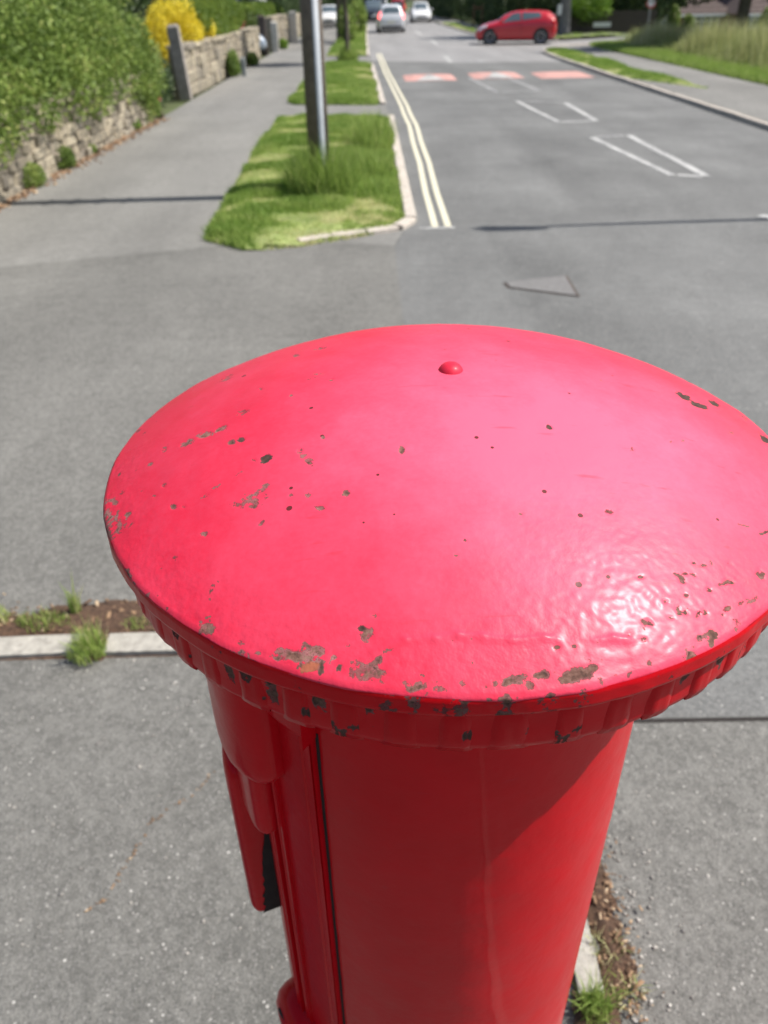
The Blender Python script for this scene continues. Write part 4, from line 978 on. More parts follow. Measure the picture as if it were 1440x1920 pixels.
# ivy at the end of the first wall
shrub('ivy_clump', 'dark green ivy hanging down the end of the rubble wall', 'ivy', [(-4.42, 17.0, .6, .25, .55, .62), (-4.6, 17.9, 1.0, .4, .5, .8), (-4.5, 17.7, .4, .25, .25, .45)], 9000, .055, 'hedgeleaf', [(-4.45, 17.85, 0)])
shrub('garden_shrub', 'dark green shrub in the gateway behind the grey gate post', 'bush', [(-5.4, 20.2, .55, .9, 1.2, .75), (-5.6, 19.2, .9, .8, .9, .9)], 14000, .06, 'darkleaf', [(-5.5, 20, 0)])
# golden shrub
c0 = at_y(318, 28, 24.0); c1 = at_y(352, 50, 24.5)
shrub('golden_shrub', 'bright yellow golden leaved shrub behind the grey gate post', 'bush', [(c0[0], 24.2, c0[2] - .25, .75, .8, .62), (c1[0] - .02, 24.6, 1.28, .42, .6, .42), (c0[0] - .25, 23.6, 1.05, .45, .55, .6)], 15000, .06, 'yellowleaf', [(c0[0], 24.4, 0)], .7, .45, 2.2)
def hedge(name, label, x0, x1, y0, y1, z0, z1, n, size, mat, lump=.07, extra=None, group=None):
    c_ = ((x0 + x1) / 2, (y0 + y1) / 2, 0); t = empty(name, c_); tag(t, label, 'hedge', group)
    P, tn = box_points(x0, x1, y0, y1, z0, z1, n, .25, lump, 1.3); leaf_mesh('foliage', P - np.array(c_), size, MT[mat], .3, tn, t)
    for k in range(8):
        m = MB(); b0 = np.array([rng.uniform(x0, x1) * .6 + c_[0] * .4 - c_[0], rng.uniform(y0, y1) * .8 + c_[1] * .2 - c_[1], 0]); m.tube([b0, b0 + np.array([rng.normal(0, .1), rng.normal(0, .1), (z1) * .8])], [.04, .015], 6); m.build('stem', MT['twig'], t, True)
    return t
hedge('clipped_hedge', 'clipped green hedge with yellow tips behind the rubble wall', -5.9, -4.5, 25.6, 34.2, 1.0, 2.06, 42000, .055, 'clipleaf')
c2 = at_y(372, 62, 26.0)
shrub('golden_shrub', 'small golden shrub growing against the clipped hedge', 'bush', [(-4.85, 26.6, 1.35, .35, .6, .4), (-4.78, 28.0, 1.22, .22, .5, .26)], 7000, .055, 'yellowleaf', [(-4.95, 27, 0)])
hedge('clipped_hedge', 'dark green clipped hedge beyond the driveway and parked car', -7.6, -4.95, 43.0, 56.0, .2, 1.85, 36000, .09, 'clipleaf', .1)
shrub('wall_plant', 'green plant with yellow leaves growing against the wall by the short post', 'plant', [(-4.22, 27.6, .35, .2, .5, .4), (-4.25, 28.2, .2, .2, .4, .22)], 3000, .06, 'hedgeleaf', [(-4.25, 27.8, 0)])
# weeds along the wall foot
for k, (px, py, s_, mt_, lb) in enumerate([(82, 318, .22, 'hedgeleaf', 'grey green weed clump at the foot of the rubble wall'), (8, 352, .20, 'hedgeleaf', 'leafy weed at the wall foot beside a brown leaf drift'),
        (232, 245, .16, 'brightleaf', 'small bright weed at the foot of the rubble wall'), (285, 225, .28, 'hedgeleaf', 'weeds at the end of the rubble wall by the gateway'), (150, 290, .10, 'hedgeleaf', 'tiny weed in the joint of wall and footway'),
        (473, 123, .28, 'hedgeleaf', 'weeds at the far end of the wall by the driveway'), (530, 92, .3, 'brightleaf', 'bright grass weeds along the pale wall')]):
    b0 = at(px, py); b0[0] = max(b0[0], -4.42)
    shrub('weed', lb, 'weed', [(b0[0], b0[1], s_ * .6, s_ * .8, s_ * 1.2, s_ * .8)], int(2200 * s_ / .2), .03 if k < 5 else .06, mt_, [(b0[0], b0[1], 0)])
def flower(px, py, Y, r, label, mt_='pinkpetal', n=260, stem_from=0.0):
    p = at_y(px, py, Y); t = empty('flower', (p[0], p[1], 0)); tag(t, label, 'flower')
    q = rng.normal(0, 1, (n, 3)); q /= np.linalg.norm(q, axis=1)[:, None]; leaf_mesh('petals', q * r * rng.random((n, 1)) ** .4 + np.array([0, 0, p[2]]), r * .5, MT[mt_], .2, None, t)
    MB().tube([(-.05, 0, stem_from), (-.02, .02, p[2] * .6), (0, 0, p[2])], [.008, .006, .005], 5).build('stem', MT['twig'], t)
flower(116, 247, 13.1, .075, 'pink flower head hanging against the rubble stone wall')
flower(293, 185, 18.9, .085, 'pink flower at the gateway beside the ivy')
flower(447, 42, 34.5, .22, 'salmon pink flowers on top of the far wall', n=400)
# leaf drift along the wall foot
n = 900; yy = rng.uniform(9.2, 17.6, n); Q = np.c_[np.interp(yy, [6.6, 17.6], [-4.55, -4.36]) + np.abs(rng.normal(.06, .10, n)), yy, np.full(n, .012)]
bits('leaf_litter', Q, .022, MT['chipwood'], 'brown leaf litter along the foot of the rubble wall', 'leaf litter', 1.5)

# ================================================================== POLES, LAMP, SIGNS
t = empty('utility_pole', (POLE[0], POLE[1], 0)); tag(t, 'weathered wooden utility pole with grey cable cover standing in the verge', 'utility pole')
H = 8.2; lean = (.012, 0)
MB().tube([(0, 0, -.1), (lean[0] * .5, 0, 2), (lean[0] * 2, 0, H)], [.128, .120, .095], 28).build('shaft', MT['wood'], t, True)
va = math.atan2(-POLE[1], -POLE[0]) + .38     # the cover is fixed on the side towards the footway crossing
ca = (math.cos(va), math.sin(va))
cc_ = MB(); prof = []
for z in (.15, 2.9):
    rr = .128 - .0042 * z + .0
    for k in range(9):
        a = math.pi * k / 8; lx, ly = .036 * math.cos(a), .022 * math.sin(a) - .006
        prof.append((ca[0] * (rr + ly) - ca[1] * lx + lean[0] * z / 4, ca[1] * (rr + ly) + ca[0] * lx, z))
cc_.add(prof, [[k, k + 1, 10 + k, 9 + k] for k in range(8)] + [list(range(9, 18))])
cc_.build('cable_cover', MT['galv'], t, True)
for z in (3.2, 4.4): MB().lathe([(.1305 - .004 * z, z), (.1325 - .004 * z, z + .004), (.1325 - .004 * z, z + .022), (.1305 - .004 * z, z + .026)], 28).build('strap', MT['galv'], t, True)
for k in range(4): MB().box(-.02, .02, -.16, .16, 3.4 + k * .45, 3.43 + k * .45).build('step_iron', MT['steel'], t)
MB().box(-.55, .55, -.05, .05, 7.6, 7.7).build('crossarm', MT['wood'], t)
for x in (-.45, -.15, .15, .45): MB().lathe([(.012, 7.70), (.03, 7.72), (.035, 7.78), (.02, 7.83), (.0, 7.84)], 10, x).build('insulator', MT['whitepaint'], t, True)
# street lamp outside the picture on the right; its shadow lies over the road
LH = 7.4; hd = at(890, 431); drop = LH / math.tan(SUN_EL)
hx, hy = hd[0] + drop * math.cos(SUN_AZ), hd[1] + drop * math.sin(SUN_AZ); sx = 7.45
t = empty('street_lamp', (sx, hy + .12, .07)); tag(t, 'grey steel street lamp with long arm over the road on the far footway', 'street lamp')
MB().lathe([(.085, 0), (.085, 1.1), (.075, 1.12), (.06, 1.2), (.045, LH - .5)], 16).build('column', MT['steel'], t, True)
MB().tube([(0, 0, LH - .55), (-.15, -.01, LH - .15), (-.5, -.03, LH), (hx - sx + .7, -.10, LH)], [.045, .04, .035, .03], 10).build('arm', MT['steel'], t, True)
hb = MB(); x0_ = hx - sx
hb.add([(x0_, -.05, LH - .04), (x0_ + .12, -.2, LH - .06), (x0_ + .7, -.18, LH - .05), (x0_ + .8, -.12, LH - .02), (x0_ + .7, -.02, LH - .05), (x0_ + .12, .03, LH - .06),
        (x0_ + .03, -.09, LH + .05), (x0_ + .2, -.15, LH + .08), (x0_ + .65, -.14, LH + .07), (x0_ + .76, -.11, LH + .03), (x0_ + .65, -.06, LH + .07), (x0_ + .2, -.03, LH + .08)],
       [[5, 4, 3, 2, 1, 0], [6, 7, 8, 9, 10, 11]] + [[k, (k + 1) % 6, 6 + (k + 1) % 6, 6 + k] for k in range(6)])
hb.build('lantern', MT['steel'], t, False, .01)

# ================================================================== CARS
def car(label, loc, heading, paint, kind='hatch', L=3.95, W=1.72, H=1.48, brake=False, head=False, group=None, simple=False):
    """x forward, y left; body lofted from a side profile"""
    t = empty('car', (loc[0], loc[1], 0), heading); tag(t, label, 'car', group)
    h = L / 2
    # stations: x, half width factor, bottom z, belt z, top z, roof half width factor
    if kind == 'hatch':
        st = [(-1.0, .80, .36, .80, .84, .70), (-.97, .90, .28, .90, .98, .70), (-.93, .95, .22, .96, 1.16, .66), (-.86, .98, .20, .985, H * .90, .66), (-.76, 1, .20, .98, H * .965, .68), (-.50, 1, .20, .955, H * .995, .70), (-.20, 1, .20, .93, H, .71), (.0, 1, .20, .905, H * .985, .70),
              (.14, 1, .20, .885, H * .945, .69), (.30, 1, .20, .865, 1.18, .70), (.46, 1, .20, .85, .985, .74), (.56, .99, .20, .83, .93, .76), (.72, .975, .20, .78, .865, .76), (.86, .94, .21, .70, .78, .74), (.94, .87, .23, .62, .68, .70), (.985, .78, .27, .52, .58, .64), (1.0, .70, .32, .46, .50, .6)]
    elif kind == 'saloon':
        st = [(-1.0, .80, .40, .78, .82, .70), (-.97, .92, .30, .92, .98, .72), (-.88, .97, .22, .97, 1.03, .72), (-.70, 1, .20, .97, 1.10, .70), (-.52, 1, .20, .96, H * .95, .66), (-.35, 1, .20, .95, H, .68), (0, 1, .20, .93, H * .995, .69),
              (.14, 1, .20, .91, H * .95, .68), (.28, 1, .20, .89, 1.2, .69), (.44, 1, .20, .87, 1.0, .74), (.56, .99, .20, .85, .95, .76), (.75, .975, .20, .80, .88, .76), (.88, .93, .21, .72, .79, .74), (.96, .86, .25, .62, .68, .7), (1.0, .72, .34, .48, .52, .6)]
    else:   # tall: van or off-roader
        st = [(-1.0, .88, .40, .95, .99, .8), (-.985, .96, .30, 1.05, H * .8, .80), (-.95, 1, .26, 1.06, H * .97, .82), (-.6, 1, .26, 1.05, H, .84), (-.1, 1, .26, 1.03, H, .84), (.18, 1, .26, 1.02, H * .97, .82),
              (.34, 1, .26, 1.0, H * .78, .80), (.50, 1, .26, .98, 1.1, .80), (.6, 1, .26, .96, 1.05, .8), (.80, .98, .26, .92, .99, .8), (.93, .93, .28, .84, .9, .78), (.985, .86, .32, .62, .7, .7), (1.0, .8, .40, .55, .58, .7)]
    st = np.array(st); xs = np.linspace(-1, 1, 15 if simple else 49)
    xs = np.unique(np.concatenate([xs, st[:, 0]]))
    def ring(x):
        wf, zb, bl, tp, rw = [np.interp(x, st[:, 0], st[:, i]) for i in range(1, 6)]
        w_ = W / 2 * wf; r_ = W / 2 * rw
        top_m = max(tp - .05, bl + .01)
        return np.array([(0, zb), (w_ * .86, zb), (w_ * .97, zb + .06), (w_, zb + (bl - zb) * .42), (w_ * .995, zb + (bl - zb) * .72), (w_ * .965, bl), ((w_ * .965) * .45 + r_ * .55, bl * .40 + top_m * .60), (r_ * 1.0, top_m), (r_ * .72, tp), (0, tp + .015)])
    def S_(x, v):
        rg = ring(x); i = int(min(math.floor(v), 8)); f = v - i; p = rg[i] * (1 - f) + rg[i + 1] * f
        return np.array([x * h, p[0], p[1]])
    V = []; n = 10
    for x in xs:
        rg = ring(x)
        for y, z in rg: V.append((x * h, y, z))
        for y, z in rg[-2:0:-1]: V.append((x * h, -y, z))
    m_ = 18; F = []
    for i in range(len(xs) - 1):
        for k in range(m_): F.append([i * m_ + k, i * m_ + (k + 1) % m_, (i + 1) * m_ + (k + 1) % m_, (i + 1) * m_ + k])
    F.append(list(range(m_))[::-1]); F.append([(len(xs) - 1) * m_ + k for k in range(m_)])
    link('body', raw('body', V, F), paint, t, True)
    def patch(name, quad, mat, off=.008, nu=6, nv=3, both=True, mirror_name=None):
        """quad: (x,v) corners a,b,c,d on the body surface"""
        for s_ in ((1, -1) if both else (1,)):
            V = []
            for i in range(nu + 1):
                for j in range(nv + 1):
                    u, w__ = i / nu, j / nv; a, b, c, d = [np.array(q, float) for q in quad]
                    q = (a * (1 - u) + b * u) * (1 - w__) + (d * (1 - u) + c * u) * w__
                    p = S_(q[0], q[1]); e = 1e-3
                    du = S_(q[0] + e, q[1]) - S_(q[0] - e, q[1]); dv = S_(q[0], min(q[1] + .02, 9)) - S_(q[0], q[1] - .02)
                    nn = np.cross(du, dv); nn /= (np.linalg.norm(nn) + 1e-9)
                    if nn @ (p - np.array([p[0] * .8, 0, .6])) < 0: nn = -nn
                    p = p + nn * off; V.append((p[0], p[1] * s_, p[2]))
            link(name, raw(name, V, [[i * (nv + 1) + j, (i + 1) * (nv + 1) + j, (i + 1) * (nv + 1) + j + 1, i * (nv + 1) + j + 1] for i in range(nu) for j in range(nv)]), mat, t, True)
    def screen(name, x0, x1, v0=7.05, wmax=.93):
        V = []; nu, nv = 5, 8
        for i in range(nu + 1):
            x = x0 + (x1 - x0) * i / nu
            for j in range(nv + 1):
                q = -1 + 2 * j / nv; v = 9 - abs(q) * (9 - v0); p = S_(x, v); e = .004
                d = S_(x + e, v) - S_(x - e, v); nn = np.array([-d[2], 0, d[0]]); nn /= np.linalg.norm(nn); nn = nn if nn[2] > 0 else -nn
                p = p + nn * .010; V.append((p[0], p[1] * (1 if q >= 0 else -1) * wmax, p[2]))
        link(name, raw(name, V, [[i * (nv + 1) + j, (i + 1) * (nv + 1) + j, (i + 1) * (nv + 1) + j + 1, i * (nv + 1) + j + 1] for i in range(nu) for j in range(nv)]), MT['glass'], t, True)
    if kind == 'hatch':
        patch('side_window', [(-.12, 5.2), (.36, 5.2), (.10, 6.9), (-.10, 6.9)], MT['glass']); patch('side_window', [(-.62, 5.55), (-.16, 5.2), (-.14, 6.9), (-.58, 6.8)], MT['glass'])
        screen('windscreen', .15, .44); screen('rear_window', -.945, -.85, 7.05)
        fw_, rw_ = .62, -.64
    elif kind == 'saloon':
        patch('side_window', [(-.02, 5.2), (.36, 5.2), (.12, 6.9), (0, 6.9)], MT['glass']); patch('side_window', [(-.50, 5.2), (-.06, 5.2), (-.04, 6.9), (-.40, 6.9)], MT['glass'])
        screen('windscreen', .15, .43); screen('rear_window', -.66, -.50); fw_, rw_ = .62, -.62
    else:
        patch('side_window', [(.05, 5.2), (.40, 5.2), (.20, 6.9), (.05, 6.9)], MT['glass']); patch('side_window', [(-.45, 5.2), (.0, 5.2), (.0, 6.9), (-.45, 6.9)], MT['glass']); patch('side_window', [(-.9, 5.2), (-.5, 5.2), (-.5, 6.9), (-.88, 6.9)], MT['glass'])
        screen('windscreen', .19, .48); 
        MB().box(-h - .012, -h * .985, -W * .36, W * .36, 1.02, H * .86).build('rear_window', MT['glass'], t)
        fw_, rw_ = .62, -.62
    tl = MT['lamp_brake'] if brake else MT['lamp_red']; hl = MT['lamp_white_on'] if head else MT['lamp_clear']
    patch('headlight', [(.70, 4.75), (.93, 4.0), (.90, 5.2), (.72, 5.9)], hl, .012, 5, 3)
    if kind == 'hatch': patch('tail_light', [(-.985, 4.2), (-.90, 4.6), (-.87, 6.2), (-.955, 6.2)], tl, .014, 4, 4)
    else: patch('tail_light', [(-.985, 4.0), (-.93, 4.2), (-.93, 5.2), (-.985, 5.2)], tl, .014, 4, 3)
    MB().box(h - .06, h + .012, -W * .26, W * .26, .36, .46).build('grille', MT['blackplastic'], t, False, .01)
    MB().box(h - .02, h + .022, -.26, .26, .47, .58).build('number_plate', MT['whitepaint'], t)
    MB().box(-h - .022, -h + .06, -.26, .26, .56, .67).build('number_plate', MT['plate'], t)
    MB().box(-h - .016, -h + .2, -W * .38, W * .38, .28, .40).build('rear_bumper', MT['blackplastic'], t, False, .02)
    MB().box(-h * .93, h * .93, -W * .44, W * .44, .15, .24).build('underbody', MT['blackplastic'], t)
    R_ = .31 if kind != 'tall' else .35
    for s_ in (1, -1):
        for xw in (fw_, rw_):
            yw = W / 2 * np.interp(xw, st[:, 0], st[:, 1])
            arch = MB().lathe([(.001, yw + .004), (R_ + .055, yw + .004), (R_ + .055, yw - .10)], 28).build('wheel_arch', MT['blackplastic'], t); arch.rotation_euler = (-s_ * math.pi / 2, 0, 0); arch.location = (xw * h, 0, R_ + .01)
            wh = empty('wheel', (xw * h, s_ * (yw - .085), R_)); wh.parent = t; wh.rotation_euler = (-s_ * math.pi / 2, 0, 0)
            MB().lathe([(R_ * .62, -.09), (R_ * .9, -.10), (R_, -.07), (R_, .07), (R_ * .93, .102), (R_ * .66, .104), (R_ * .62, .08)], 28).build('tyre', MT['rubber'], wh, True)
            m = MB().lathe([(.001, .085), (.045, .09), (.06, .075), (.061, .06)], 16); m.lathe([(R_ * .66, .095), (R_ * .58, .098), (R_ * .54, .06), (R_ * .56, -.02)], 28)
            for k in range(6):
                a = k * math.pi / 3; c_, s2 = math.cos(a), math.sin(a); w__ = .022
                m.add([(c_ * .03 - s2 * w__, s2 * .03 + c_ * w__, .082), (c_ * .03 + s2 * w__, s2 * .03 - c_ * w__, .082), (c_ * R_ * .6 + s2 * w__, s2 * R_ * .6 - c_ * w__, .09), (c_ * R_ * .6 - s2 * w__, s2 * R_ * .6 + c_ * w__, .09)], [[0, 1, 2, 3]])
            m.build('rim', MT['alloy'], wh, True)
        mir = MB().box(.33 * h, .40 * h, W / 2 * .98 if s_ > 0 else -W / 2 - .17, W / 2 + .17 if s_ > 0 else -W / 2 * .98, .93, 1.06).build('mirror', paint, t, False, .03)
        for xd in ([-.13, .46] if kind == 'hatch' else [-.03, .45, -.5]):   # door shut lines
            V = []
            for v in np.linspace(2.2, 5.0, 6):
                p = S_(xd, v); V += [(p[0] - .006, s_ * (p[1] + .003), p[2]), (p[0] + .006, s_ * (p[1] + .003), p[2])]
            link('door_seam', raw('door_seam', V, [[2 * i, 2 * i + 1, 2 * i + 3, 2 * i + 2] for i in range(5)]), MT['blackplastic'], t)
        p = S_(-.06, 4.7); MB().box(-.12 + p[0], .10 + p[0], s_ * p[1] - .012, s_ * p[1] + .018, p[2] - .02, p[2] + .02).build('door_handle', paint, t, False, .008)
    return t
PR = carpaint('red_car_paint', (.52, .012, .025)); PS = carpaint('silver_car_paint', (.70, .72, .75), .1); PW = carpaint('white_car_paint', (.80, .80, .79))
PB = carpaint('black_car_paint', (.015, .016, .018)); PBL = carpaint('pale_blue_car_paint', (.40, .47, .56), .3)
fwl, rwl = at(916, 81), at(1007, 83)
mid = (fwl + rwl) / 2
car('red hatchback turning out of the side road across the junction', (mid[0] + .12, mid[1] - .1), math.atan2(.20, -1.0), PR, 'hatch', 3.78, 1.70, 1.36)
s_ = at(733, 62); car('silver hatchback driving away with its brake lights lit', (s_[0], s_[1] + 2), math.pi / 2 + .02, PS, 'hatch', 4.2, 1.80, 1.58, brake=True)
s_ = at(791, 43); car('white saloon coming along the road towards the junction', (s_[0], s_[1] + 2.2), -math.pi / 2 - .01, PW, 'saloon', 4.5, 1.80, 1.55)
s_ = at(699, 43); car('black off-roader parked at the kerb beyond the verge trees', (s_[0] + .1, s_[1] + 2), -math.pi / 2, PB, 'tall', 4.5, 1.9, 1.75)
s_ = at(712, 31); car('white van far down the road behind the black off-roader', (s_[0], s_[1] + 2.2), math.pi / 2, PW, 'tall', 4.8, 1.95, 2.15)
s_ = at(746, 30); car('far red car beyond the silver hatchback', (s_[0], s_[1] + 2), math.pi / 2, PR, 'tall', 4.4, 1.8, 1.75, brake=True)
s_ = at(617, 51); car('white car parked across the footway by the far stone wall', (s_[0], s_[1] + 2), -math.pi / 2, PW, 'hatch', 4.0, 1.72, 1.5)
bl = at_y(478, 34, 38.0); car('pale blue car parked in the driveway behind the stone wall', (-6.6, 38.2), .12, PBL, 'saloon', 4.5, 1.8, 1.50)

# ================================================================== TREES
def tree(name, label, loc, r, H, crowns, n, size, mat, bark='bark', group=None, low=None):
    t = empty(name, (loc[0], loc[1], float(zg(loc[0], loc[1])))); tag(t, label, 'tree', group); m = MB()
    pts = [(0, 0, -.1), (0, 0, .25), (rng.normal(0, .05), rng.normal(0, .05), H * .25), (rng.normal(0, .12), rng.normal(0, .12), H * .5), (rng.normal(0, .25), rng.normal(0, .25), H * .85)]
    m.tube(pts, [r * 1.35, r * 1.05, r * .9, r * .65, r * .15], 16)
    for c in crowns:
        b0 = np.array(pts[2]) + np.array([0, 0, rng.uniform(-.1, .2) * H * .3]); e = np.array(c[:3]); m.tube([b0, (b0 + e) / 2 + rng.normal(0, .2, 3), e], [r * .4, r * .25, r * .06], 7)
    m.build('trunk', MT[bark], t, True)
    P, tn = blob_points(crowns, n, .75, .35, .5, random.random() * 30); leaf_mesh('crown', P, size, MT[mat], .4, tn, t)
    return t
def crown(H, R_, k=6, z0=.55):
    return [(rng.normal(0, R_ * .45), rng.normal(0, R_ * .45), H * rng.uniform(z0, .9), R_ * rng.uniform(.5, .75), R_ * rng.uniform(.5, .75), R_ * rng.uniform(.4, .6)) for _ in range(k)]
# young trees on the left verge
tree('street_tree', 'slim young street tree with grass round its foot on the left verge', (yt[0], yt[1]), .085, 5.5, [(.1, .2, 4.2, 1.2, 1.2, 1.0), (-.2, 0, 5.0, .9, .9, .8), (0, 0, 3.4, .8, .8, .5)], 5000, .13, 'darkleaf')
a_ = at(627, 76); tree('street_tree', 'dark street tree beside the footway in the far verge', (a_[0] + .3, a_[1]), .16, 7, crown(7, 2.0, 6, .5) + [(0, .3, 2.2, .8, .8, .6)], 7000, .2, 'darkleaf')
a_ = at(665, 52); tree('street_tree', 'street tree at the far end of the verge', (a_[0], a_[1]), .18, 7.5, crown(7.5, 2.4, 6, .5) + [(-.5, .5, 2.3, 1.2, 1.2, .8)], 7000, .24, 'darkleaf')
shrub('verge_shrub', 'leafy sapling growing in the grass behind the young tree', 'bush', [(-1.1, 47, .9, .5, .8, .9), (-.7, 60, 1.0, .6, 1.2, 1.0)], 5000, .13, 'hedgeleaf', [(-1.1, 47, 0)])
# right side
a_ = at(1380, 92); tree('roadside_tree', 'mature dark tree standing in the tall meadow grass', (a_[0], a_[1]), .24, 9, [(0, 0, 3.1, 3.2, 2.6, 1.1), (-1.6, .5, 3.4, 2.0, 1.8, 1.1), (1.6, 0, 3.3, 2.2, 2, 1.2), (-2.6, 1, 2.8, 1.4, 1.4, .8), (2.5, .5, 2.8, 1.6, 1.5, .9), (.2, .4, 5.6, 2.4, 2.3, 2.0), (-.8, 0, 7.2, 1.8, 1.8, 1.4), (-2.4, .3, 2.15, 1.7, 1.4, .7), (0, .5, 2.3, 1.6, 1.2, .6), (2.3, 0, 2.1, 1.7, 1.4, .7)], 22000, .20, 'darkleaf')
a_ = at(1057, 68); tr = tree('roadside_tree', 'grey barked tree at the far corner of the side road', (a_[0], a_[1]), .30, 10, [(0, .5, 4.6, 3, 2.8, 1.6), (-2.3, .8, 3.6, 1.7, 1.7, 1.2), (2, .5, 4.2, 2, 2, 1.4), (.3, .3, 7, 2.6, 2.6, 2)], 12000, .24, 'darkleaf', 'barkgrey')
nb = at_y(1050, 20, a_[1] - .42); MB_ = MB().box(-.12, .12, -.012, .012, 0, .5).build('notice_board', MT['whitepaint']); MB_.location = (nb[0] - .02, nb[1], nb[2] - .2); tag(MB_, 'small white notice fixed to the grey barked tree', 'notice')
def bgshrub(px, py, Y, rx, rz, label, mat, n=9000, size=.14, ry=None, dz=0.0):
    p = at_y(px, py, Y); z0 = float(zg(p[0], Y)); zc = max(p[2], z0 + rz * .8)
    return shrub('background_shrub', label, 'bush', [(p[0], Y, zc, rx, ry or rx, rz), (p[0] + rx * .4, Y + .3, zc + rz * .35, rx * .7, rx * .7, rz * .7), (p[0] - rx * .5, Y + .2, zc - rz * .1, rx * .6, rx * .7, rz * .7)], n, size, mat, [(p[0], Y, z0)], .6, .3, .9)
bgshrub(1100, 12, 57, 1.5, 1.0, 'bright green leafy shrub behind the street name board', 'brightleaf', 8000, .13)
bgshrub(1165, 10, 62, 1.9, 1.5, 'mid green shrub beside the brown roofed bungalow', 'hedgeleaf')
bgshrub(1235, 0, 66, 2.0, 1.2, 'dark tall shrub above the bungalow roof', 'darkleaf', 7000, .2)
hedge('garden_hedge', 'dark hedge behind the street name board', 10.6, 18.5, 57.5, 59.5, -.3, 2.3, 26000, .16, 'darkleaf', .2)
hedge('garden_hedge', 'dark overgrown hedge behind the red hatchback', 8.7, 11.5, 60, 82, 0, 2.6, 34000, .2, 'darkleaf', .3)
hedge('garden_hedge', 'tall dark hedge at the far bend of the road', 7.6, 10.5, 84, 118, 0, 2.7, 30000, .25, 'darkleaf', .3)
hedge('garden_hedge', 'dark hedge closing the left side beyond the far wall', -8.5, -5.2, 58, 100, .2, 2.6, 30000, .22, 'darkleaf', .3)
hedge('garden_hedge', 'green hedge in the garden behind the big bush', -12, -8.4, 6, 33, 0, 2.6, 30000, .16, 'hedgeleaf', .3)
# flowering shrubs in front of the bungalow
for px, py, Y, r, lb in [(1264, 30, 60, .42, 'cream flowering shrub between the two bungalow windows'), (1290, 44, 58, .36, 'pale yellow flowering shrub below the bungalow window'), (1432, 50, 58, .4, 'yellow flowering plant beside the end bungalow window')]:
    p = at_y(px, py, Y); z0 = float(zg(p[0], Y)); P_ = np.array([p[0], Y, p[2]]) + rng.normal(0, .42, (260, 3)) * r
    shrub('flowering_shrub', lb, 'bush', [(p[0], Y, p[2] - .3, r, r, max(.9, (p[2] - z0) * .6))], 3500, .11, 'hedgeleaf', [(p[0], Y, z0)], extra=('blossom', 'whitepetal', P_, .10))
# far trees closing the view
far = []
for k, (x, y, H_, R_) in enumerate([(-14, 112, 9, 4.5), (-7, 122, 10, 5), (-1.5, 140, 10, 5), (4, 150, 11, 5.5), (11, 126, 10, 5), (19, 112, 9, 5), (27, 104, 9, 5), (37, 100, 10, 5.5), (48, 96, 10, 6), (58, 88, 10, 6), (-22, 96, 9, 5), (-30, 84, 9, 5), (14.5, 92, 8, 4), (22, 88, 8, 4), (-13, 78, 8, 4), (-18, 62, 8, 4)]):
    cr = [(rng.normal(0, R_ * .4), rng.normal(0, R_ * .3), H_ * q, R_ * rng.uniform(.55, .8), R_ * .6, H_ * .20) for q in (.16, .2, .35, .45, .6, .75, .85)]
    lab, gr = (('dark leafy tree standing behind the stone walls and clipped hedges', 'dark trees behind the garden walls') if x < -6 else
               ('dark leafy tree closing the far end of the road', 'dark trees at the end of the road') if x < 9 else
               ('dark leafy tree behind the hedge beyond the red hatchback', 'dark trees behind the hedge') if x < 24 else
               ('dark leafy tree rising behind the brown roofed bungalows', 'dark trees behind the bungalows'))
    tree('far_tree', lab, (x, y), .28, H_, cr, 5200, .42, 'darkleaf', group=gr)

